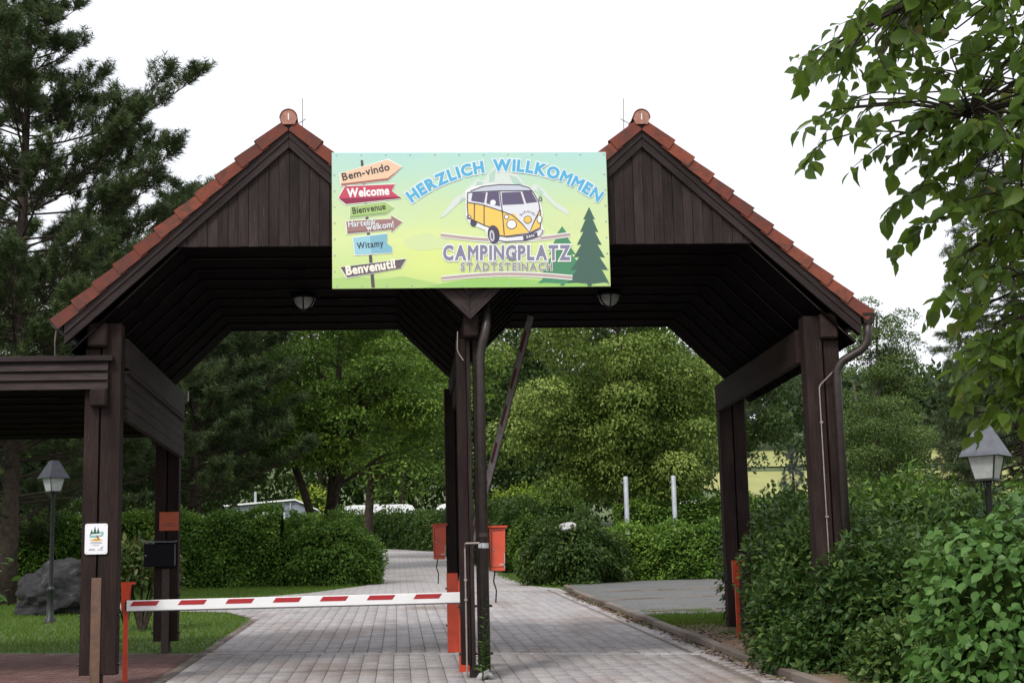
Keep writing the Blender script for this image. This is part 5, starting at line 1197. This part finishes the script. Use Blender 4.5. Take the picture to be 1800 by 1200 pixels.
bush('rhododendron', 'small dark rhododendron on bare stems beside the rear left post', [((-5.35, 10.1, 1.7), (.42, .4, .34)), ((-5.0, 10.3, 1.55), (.3, .35, .3)), ((-5.7, 10.2, 1.5), (.3, .3, .3))], 900, .13, 'leaf_rhodo', EL, core=.35, up=.4)
m = MB()
t_ = bpy.data.objects['rhododendron']
for ex, ez in ((-5.6, 1.4), (-5.1, 1.5), (-5.35, 1.6), (-4.95, 1.35), (-5.5, 1.2)): m.tube([(-5.3, 10.1, gz(10)-.05), (-5.3+.3*(ex+5.3), 10.1, .75), (ex, 10.2, ez)], [.045, .03, .015], 6)
m.build('stem', 'twig', t_)
bush('leafy_shrub', 'tips of a bright green shrub at the left edge beneath the lean-to', [((-5.02, -3, 1.15), (.5, .5, .75)), ((-5.3, -3, .5), (.6, .6, .7))], 1100, .09, 'leaf_lilac', EL, up=.8)
# ---- the shrubs at the right
bush('dogwood', 'dark leafy dogwood spilling over the kerb in front of the right rear post', [((4.1, .9, .5), (.75, .7, .65)), ((4.35, 1.6, .95), (.6, .7, .65)), ((3.85, -.2, .15), (.6, .6, .45))], 12000, .082, 'leaf_dogwood', EL, group='dogwoods at the right post')
bush('dogwood', 'dogwood wrapped round the foot of the right front post', [((4.75, 1.7, 1.0), (.8, .7, .85)), ((4.6, 2.9, 1.15), (.75, .8, .95)), ((4.35, -.45, .72), (.62, .5, .72)), ((4.85, -.5, .6), (.6, .5, .75))], 17000, .082, 'leaf_dogwood', EL, group='dogwoods at the right post')
bush('dogwood', 'wide dogwood below the right lantern', [((5.5, .6, .9), (.9, .8, .95)), ((5.0, -.6, .45), (.9, .8, .75)), ((6.2, .4, 1.0), (.8, .8, .9)), ((4.5, -1.6, .1), (.7, .6, .5))], 20000, .082, 'leaf_dogwood', EL, group='dogwoods at the right post')
bush('dogwood', 'dogwood bush between the two right posts with the field behind', [((5.0, 6.6, 1.25), (.75, .8, 1.1)), ((5.5, 7.2, 1.3), (.7, .7, 1.0))], 9000, .08, 'leaf_dogwood', EL, group='dogwoods at the right post')
bush('green_shrub', 'light green shrub behind the right downpipe', [((6.35, 4.2, 1.3), (.75, .8, 1.15)), ((6.9, 4.0, 1.25), (.7, .7, 1.0)), ((7.6, 3.8, 1.1), (.7, .7, .95))], 8500, .1, 'leaf_hedge', EL)
bush('green_shrub', 'light green shrub behind the pole of the right lantern', [((7.2, 1.5, 1.25), (.8, .8, 1.0)), ((7.9, 1.2, 1.3), (.8, .8, 1.0))], 5000, .1, 'leaf_hedge', EL)
bush('lilac_bush', 'large leaved light green lilac bush filling the lower right corner', [((4.3, -4.8, .45), (.8, .85, 1.0)), ((3.85, -5.1, .1), (.5, .6, .62)), ((4.85, -4.5, .8), (.85, .8, .85)), ((4.0, -4.5, .75), (.42, .5, .5)), ((5.2, -5.2, .4), (.8, .8, .9))], 8500, .092, 'leaf_lilac', OV, droop=.75, up=.35, singles=300,
     sing_key=lambda P: np.where((P[:, 0] < 4.7) & (P[:, 1] < -4.4) & (P[:, 2] > .2), P[:, 1], 99))
# ---- overhanging tree in the right foreground
ft = empty('foreground_tree', (4.6, -9.2, gz(-9.2)), 'leafy branches of a near tree hanging in from the upper right corner', 'tree')
mt = MB(); trunk_top = Vector((4.5, -9.3, 4.2))
mt.tube([(4.6, -9.2, gz(-9.2)-.1), (4.62, -9.2, 1.0), (4.55, -9.25, 2.6), trunk_top, (4.3, -9.4, 6.0)], [.17, .14, .12, .1, .04], 10)
mt.build('trunk', 'bark', ft, True)
LP, LA, LN, LS = [], [], [], []
mb_ = MB()
def twig(p, d, L, nleaf, r=.006, ls=.1):
    p, d = Vector(p), Vector(d).normalized(); pts = [p]; n = 6
    for k in range(n):
        d = (d+Vector((random.uniform(-.14, .14), random.uniform(-.14, .14), -.1+random.uniform(-.08, .08)))).normalized(); pts.append(pts[-1]+d*L/n)
    mb_.tube(pts, [r*(1-.8*k/n) for k in range(n+1)], 4, False)
    for k in range(nleaf):
        f = .15+.85*(k+random.random()*.6)/nleaf; i = min(n-1, int(f*n)); q = pts[i].lerp(pts[i+1], min(1, f*n-i)); dd = (pts[i+1]-pts[i]).normalized()
        sd = dd.cross(Vector((0, 0, 1))).normalized()*(1 if k % 2 else -1)
        a = (dd*random.uniform(.2, .8)+sd*random.uniform(.2, .9)+Vector((random.uniform(-.3, .3), random.uniform(-.3, .3), -random.uniform(-.25, 1.0)))).normalized()
        nrm = Vector((random.uniform(-.8, .8), -random.uniform(-.1, 1.0), random.uniform(.1, 1.0)))
        LP.append(tuple(q+a*.018)); LA.append(tuple(a)); LN.append(tuple(nrm)); LS.append(ls*random.uniform(.45, 1.3))
def limb(pts, r0, ntw, tl, nl, ls=.1, start=.25):
    pts = [Vector(p) for p in pts]; n = len(pts)-1
    mb_.tube(bend(pts, .25, 4), [r0*(1-.8*k/(len(bend(pts, .25, 4))-1)) for k in range(len(bend(pts, .25, 4)))], 6, False)
    for k in range(ntw):
        f = start+(1-start)*(k+random.random())/ntw; i = min(n-1, int(f*n)); q = pts[i].lerp(pts[i+1], f*n-i); dd = (pts[i+1]-pts[i]).normalized()
        d = dd*random.uniform(.4, 1)+Vector((random.uniform(-.4, .3), random.uniform(-.6, .6), random.uniform(-.9, .6)))
        twig(q, d, tl*random.uniform(.6, 1.2), max(3, int(nl*random.uniform(.7, 1.2))), .0055, ls)
    twig(pts[-1], (pts[-1]-pts[-2]), tl, nl, .005, ls)
limb([trunk_top, (3.2, -10.2, 4.05), (2.2, -10.8, 3.72), (1.5, -11.05, 3.5), (1.15, -11.1, 3.3)], .035, 13, .34, 12, .085, .42)
limb([(4.55, -9.25, 3.4), (3.1, -10.2, 3.45), (2.2, -10.7, 3.15), (1.7, -11, 2.98), (1.36, -11.05, 2.86)], .03, 14, .28, 12, .085, .42)
limb([(4.55, -9.25, 2.9), (3.0, -10.3, 3.0), (2.3, -10.8, 2.75), (1.9, -11, 2.5), (1.66, -11, 2.35)], .028, 13, .24, 12, .08, .42)
limb([(4.58, -9.2, 2.4), (3.0, -10.2, 2.5), (2.3, -10.8, 2.3), (2.0, -11, 2.1), (1.74, -11, 2.0)], .025, 13, .22, 12, .08, .42)
limb([(4.6, -9.2, 2.0), (3.1, -10.1, 2.1), (2.4, -10.7, 1.95), (2.05, -10.95, 1.8), (1.86, -11, 1.72)], .025, 12, .2, 12, .08, .42)
limb([trunk_top, (3.4, -9.6, 4.6), (2.6, -10.0, 4.5), (2.0, -10.3, 4.3)], .035, 12, .4, 10, .1, .4)
limb([(4.3, -9.4, 5.4), (3.5, -9.7, 5.6), (2.9, -10, 5.5)], .03, 8, .45, 10, .1, .4)
limb([(4.3, -9.4, 6.0), (4.2, -9.0, 6.6), (4.6, -8.6, 7.0)], .03, 8, .5, 10, .1, .4)
BZ = [1.55, 1.65, 1.9, 2.1, 2.35, 2.55, 2.66, 2.72, 2.85, 3.0, 3.2, 3.5, 4.2]; BX = [1.75, 1.62, 1.6, 1.57, 1.52, 1.47, 1.36, 1.12, 1.02, .96, .92, .96, 1.2]
hubs = [Vector(p) for p in ((2.2, -10.8, 3.72), (1.5, -11.05, 3.5), (2.2, -10.7, 3.15), (1.7, -11, 2.98), (2.3, -10.8, 2.75), (1.9, -11, 2.5), (2.3, -10.8, 2.3), (2.0, -11, 2.1), (2.4, -10.7, 1.95), (2.05, -10.95, 1.8), (2.0, -10.3, 4.3), (3.0, -10.3, 3.0), (3.0, -10.2, 2.5), (3.1, -10.2, 3.45))]
for k in range(430):     # foliage filling the crown between the limbs, thinner at its left rim
    z = random.uniform(1.68, 4.3); bx = float(np.interp(z, BZ, BX)); w_ = 2.5-bx
    x = bx+.22+w_*random.random()**(1.0 if z < 2.65 else .9); y = random.uniform(-11.5, -10.3)+.35*max(0, x-2)
    if x < 1.62 and random.random() < .3: continue
    p = Vector((x, y, z)); hb = min(hubs, key=lambda h: (h-p).length)
    mb_.tube([hb, hb.lerp(p, .5)+Vector((0, 0, .03)), p], [.006, .0045, .004], 4, False)
    twig(p, (random.uniform(-1, .15), random.uniform(-.6, .4), random.uniform(-.5, .2)), random.uniform(.18, .3), random.randint(8, 12), .0045, .086)
mb_.build('branch', 'twig', ft, True)
LP, LA, LN, LS = map(np.array, (LP, LA, LN, LS))
key = LP[:, 0]; order = np.argsort(key); mask = np.zeros(len(LP), bool); mask[order[:300]] = True
lme = np_mesh('leaf', OV[0]*np.array([1, .95, 1.4]), OV[1]); lme.materials.append(M['leaf_branch']); a_ = lme.attributes.new('tint', 'FLOAT', 'FACE'); a_.data.foreach_set('value', np.full(6, .42, np.float32))
lms = [lme]
for wv, cv, bend_ in ((.78, 2.6, -.16), (1.12, 2.0, .1)):
    Vv = OV[0]*np.array([1, wv, cv]); Vv[:, 2] += bend_*Vv[:, 0]**2; q_ = np_mesh('leaf', Vv, OV[1]); q_.materials.append(M['leaf_branch'])
    a_ = q_.attributes.new('tint', 'FLOAT', 'FACE'); a_.data.foreach_set('value', np.full(6, .35 if wv < 1 else .6, np.float32)); lms.append(q_)
ids = np.where(mask)[0]
for j in range(3):
    s_ = ids[j::3]; single_leaves(lms[j], LP[s_], LA[s_], LN[s_], LS[s_], ft)
leaf_object('foliage', LP[~mask], LA[~mask], LN[~mask], LS[~mask], (OV[0]*np.array([1, .95, 1.4]), OV[1]), np.clip(rng.normal(.45, .18, (~mask).sum()), 0, .93), 'leaf_branch', ft, 'stuff')
# ---- the weed at the middle post, grass, litter
wd = empty('weed', (.1, -.02, 0), 'tall spindly weed growing at the foot of the middle post', 'weed'); m = MB(); WP, WA, WN, WS = [], [], [], []
for k in range(4):
    x, y = .07+random.uniform(-.05, .06), .0+random.uniform(-.04, .03); H_ = (.95, .7, .45, .55)[k]; lx = random.uniform(-.08, .12)
    pts = [(x+lx*f*f, y-.06*f, gz(y)+H_*f) for f in (0, .3, .6, 1)]; m.tube(pts, [.008, .007, .005, .002], 5)
    for j in range(int(26*H_)):
        f = .12+.88*j/(26*H_); a = j*2.4; WP.append((x+lx*f*f, y-.06*f, gz(y)+H_*f)); WA.append((math.cos(a), math.sin(a), .35)); WN.append((0, 0, 1)); WS.append(.13*(1.15-f*.8))
m.build('stem', 'leaf_dogwood', wd)
leaf_object('foliage', np.array(WP), np.array(WA), np.array(WN)+rng.normal(size=(len(WP), 3))*.2, np.array(WS), (EL[0]*np.array([1, .6, 1]), EL[1]), rng.uniform(.3, .95, len(WP)), 'leaf_dogwood', wd)
MB().tube([(.0, .05, .0), (.05, .02, .06), (.12, -.02, .1), (.17, -.03, .05)], [.03, .045, .04, .02], 10).build('crumpled_bag', 'sack_plastic', None, True)
tag(bpy.data.objects['crumpled_bag'], 'crumpled pale plastic lump at the foot of the middle post', 'bag')
def grass(name, label, region, n, h, mat='leaf_grass', dz=0.0):
    P = []
    while len(P) < n:
        x, y = random.uniform(region[0], region[1]), random.uniform(region[2], region[3])
        if region[4](x, y): P.append((x, y, gz(y)+dz))
    P = np.array(P); A = unit(rng.normal(size=(n, 3))*np.array([.5, .5, .1])+np.array([0, 0, 1])); Nn = unit(rng.normal(size=(n, 3))*np.array([1, 1, .1]))
    o = leaf_object(name, P, A, Nn, h*rng.uniform(.5, 1.3, n), (np.array([(0, -.09, 0), (0, .09, 0), (1, .02, 0)]), np.array([(0, 1, 2)])), rng.normal(.45, .22, n), mat, None)
    return tag(o, label, 'grass', kind='stuff')
grass('grass', 'short grass blades covering the lawn left of the drive', (-11, -1.7, 4.9, 29, lambda x, y: x < xl(y)-.06 and y > bandline(x)+.12), 60000, .07)
grass('grass', 'strip of green grass between kerb and gravel', (3.45, 6.5, 6.2, 9.8, lambda x, y: (y > 7.2 or random.random() < .3) and random.random() < (.9 if x < 5 else .5)), 6000, .08, dz=.07)
grass('grass', 'thin grass growing between the gravel rows of the parking area', (3.5, 9, 10, 25, lambda x, y: y < 11.5 and math.sin(x*2.1+y)+math.sin(y*2.9)+.6*math.sin(x*7) > 1.2), 1200, .05, dz=.055)
grass('grass', 'sparse grass tufts on the littered verge', (3.45, 7, -3, 6.2, lambda x, y: math.sin(x*5)+math.sin(y*4) > .9), 1500, .07, dz=.07)
grass('grass', 'grass fringe along the edge of the lane at the bush', (2.3, 4.2, 23.2, 34, lambda x, y: x > xr(y)-.2), 2500, .1)
# fallen leaves swept against the kerb
n = 4500; y = rng.uniform(-1, 20, n); x = 3.3-np.abs(rng.normal(0, .09, n)); x2 = 3.45+np.abs(rng.normal(0, .5, n)); pick = (rng.random(n) < .5) | (y > 8); X = np.where(pick, x, x2); Z = np.interp(y, YP, ZP)+np.where(pick, .025, .085)
leaf_object('fallen_leaves', np.stack([X, y, Z], 1), rng.normal(size=(n, 3))*np.array([1, 1, .12]), np.array([0, 0, 1])+rng.normal(size=(n, 3))*.3, rng.uniform(.03, .085, n), T4, rng.random(n), 'litter', None)
tag(bpy.data.objects['fallen_leaves'], 'brown fallen leaves swept against the right kerb', 'leaves', kind='stuff')
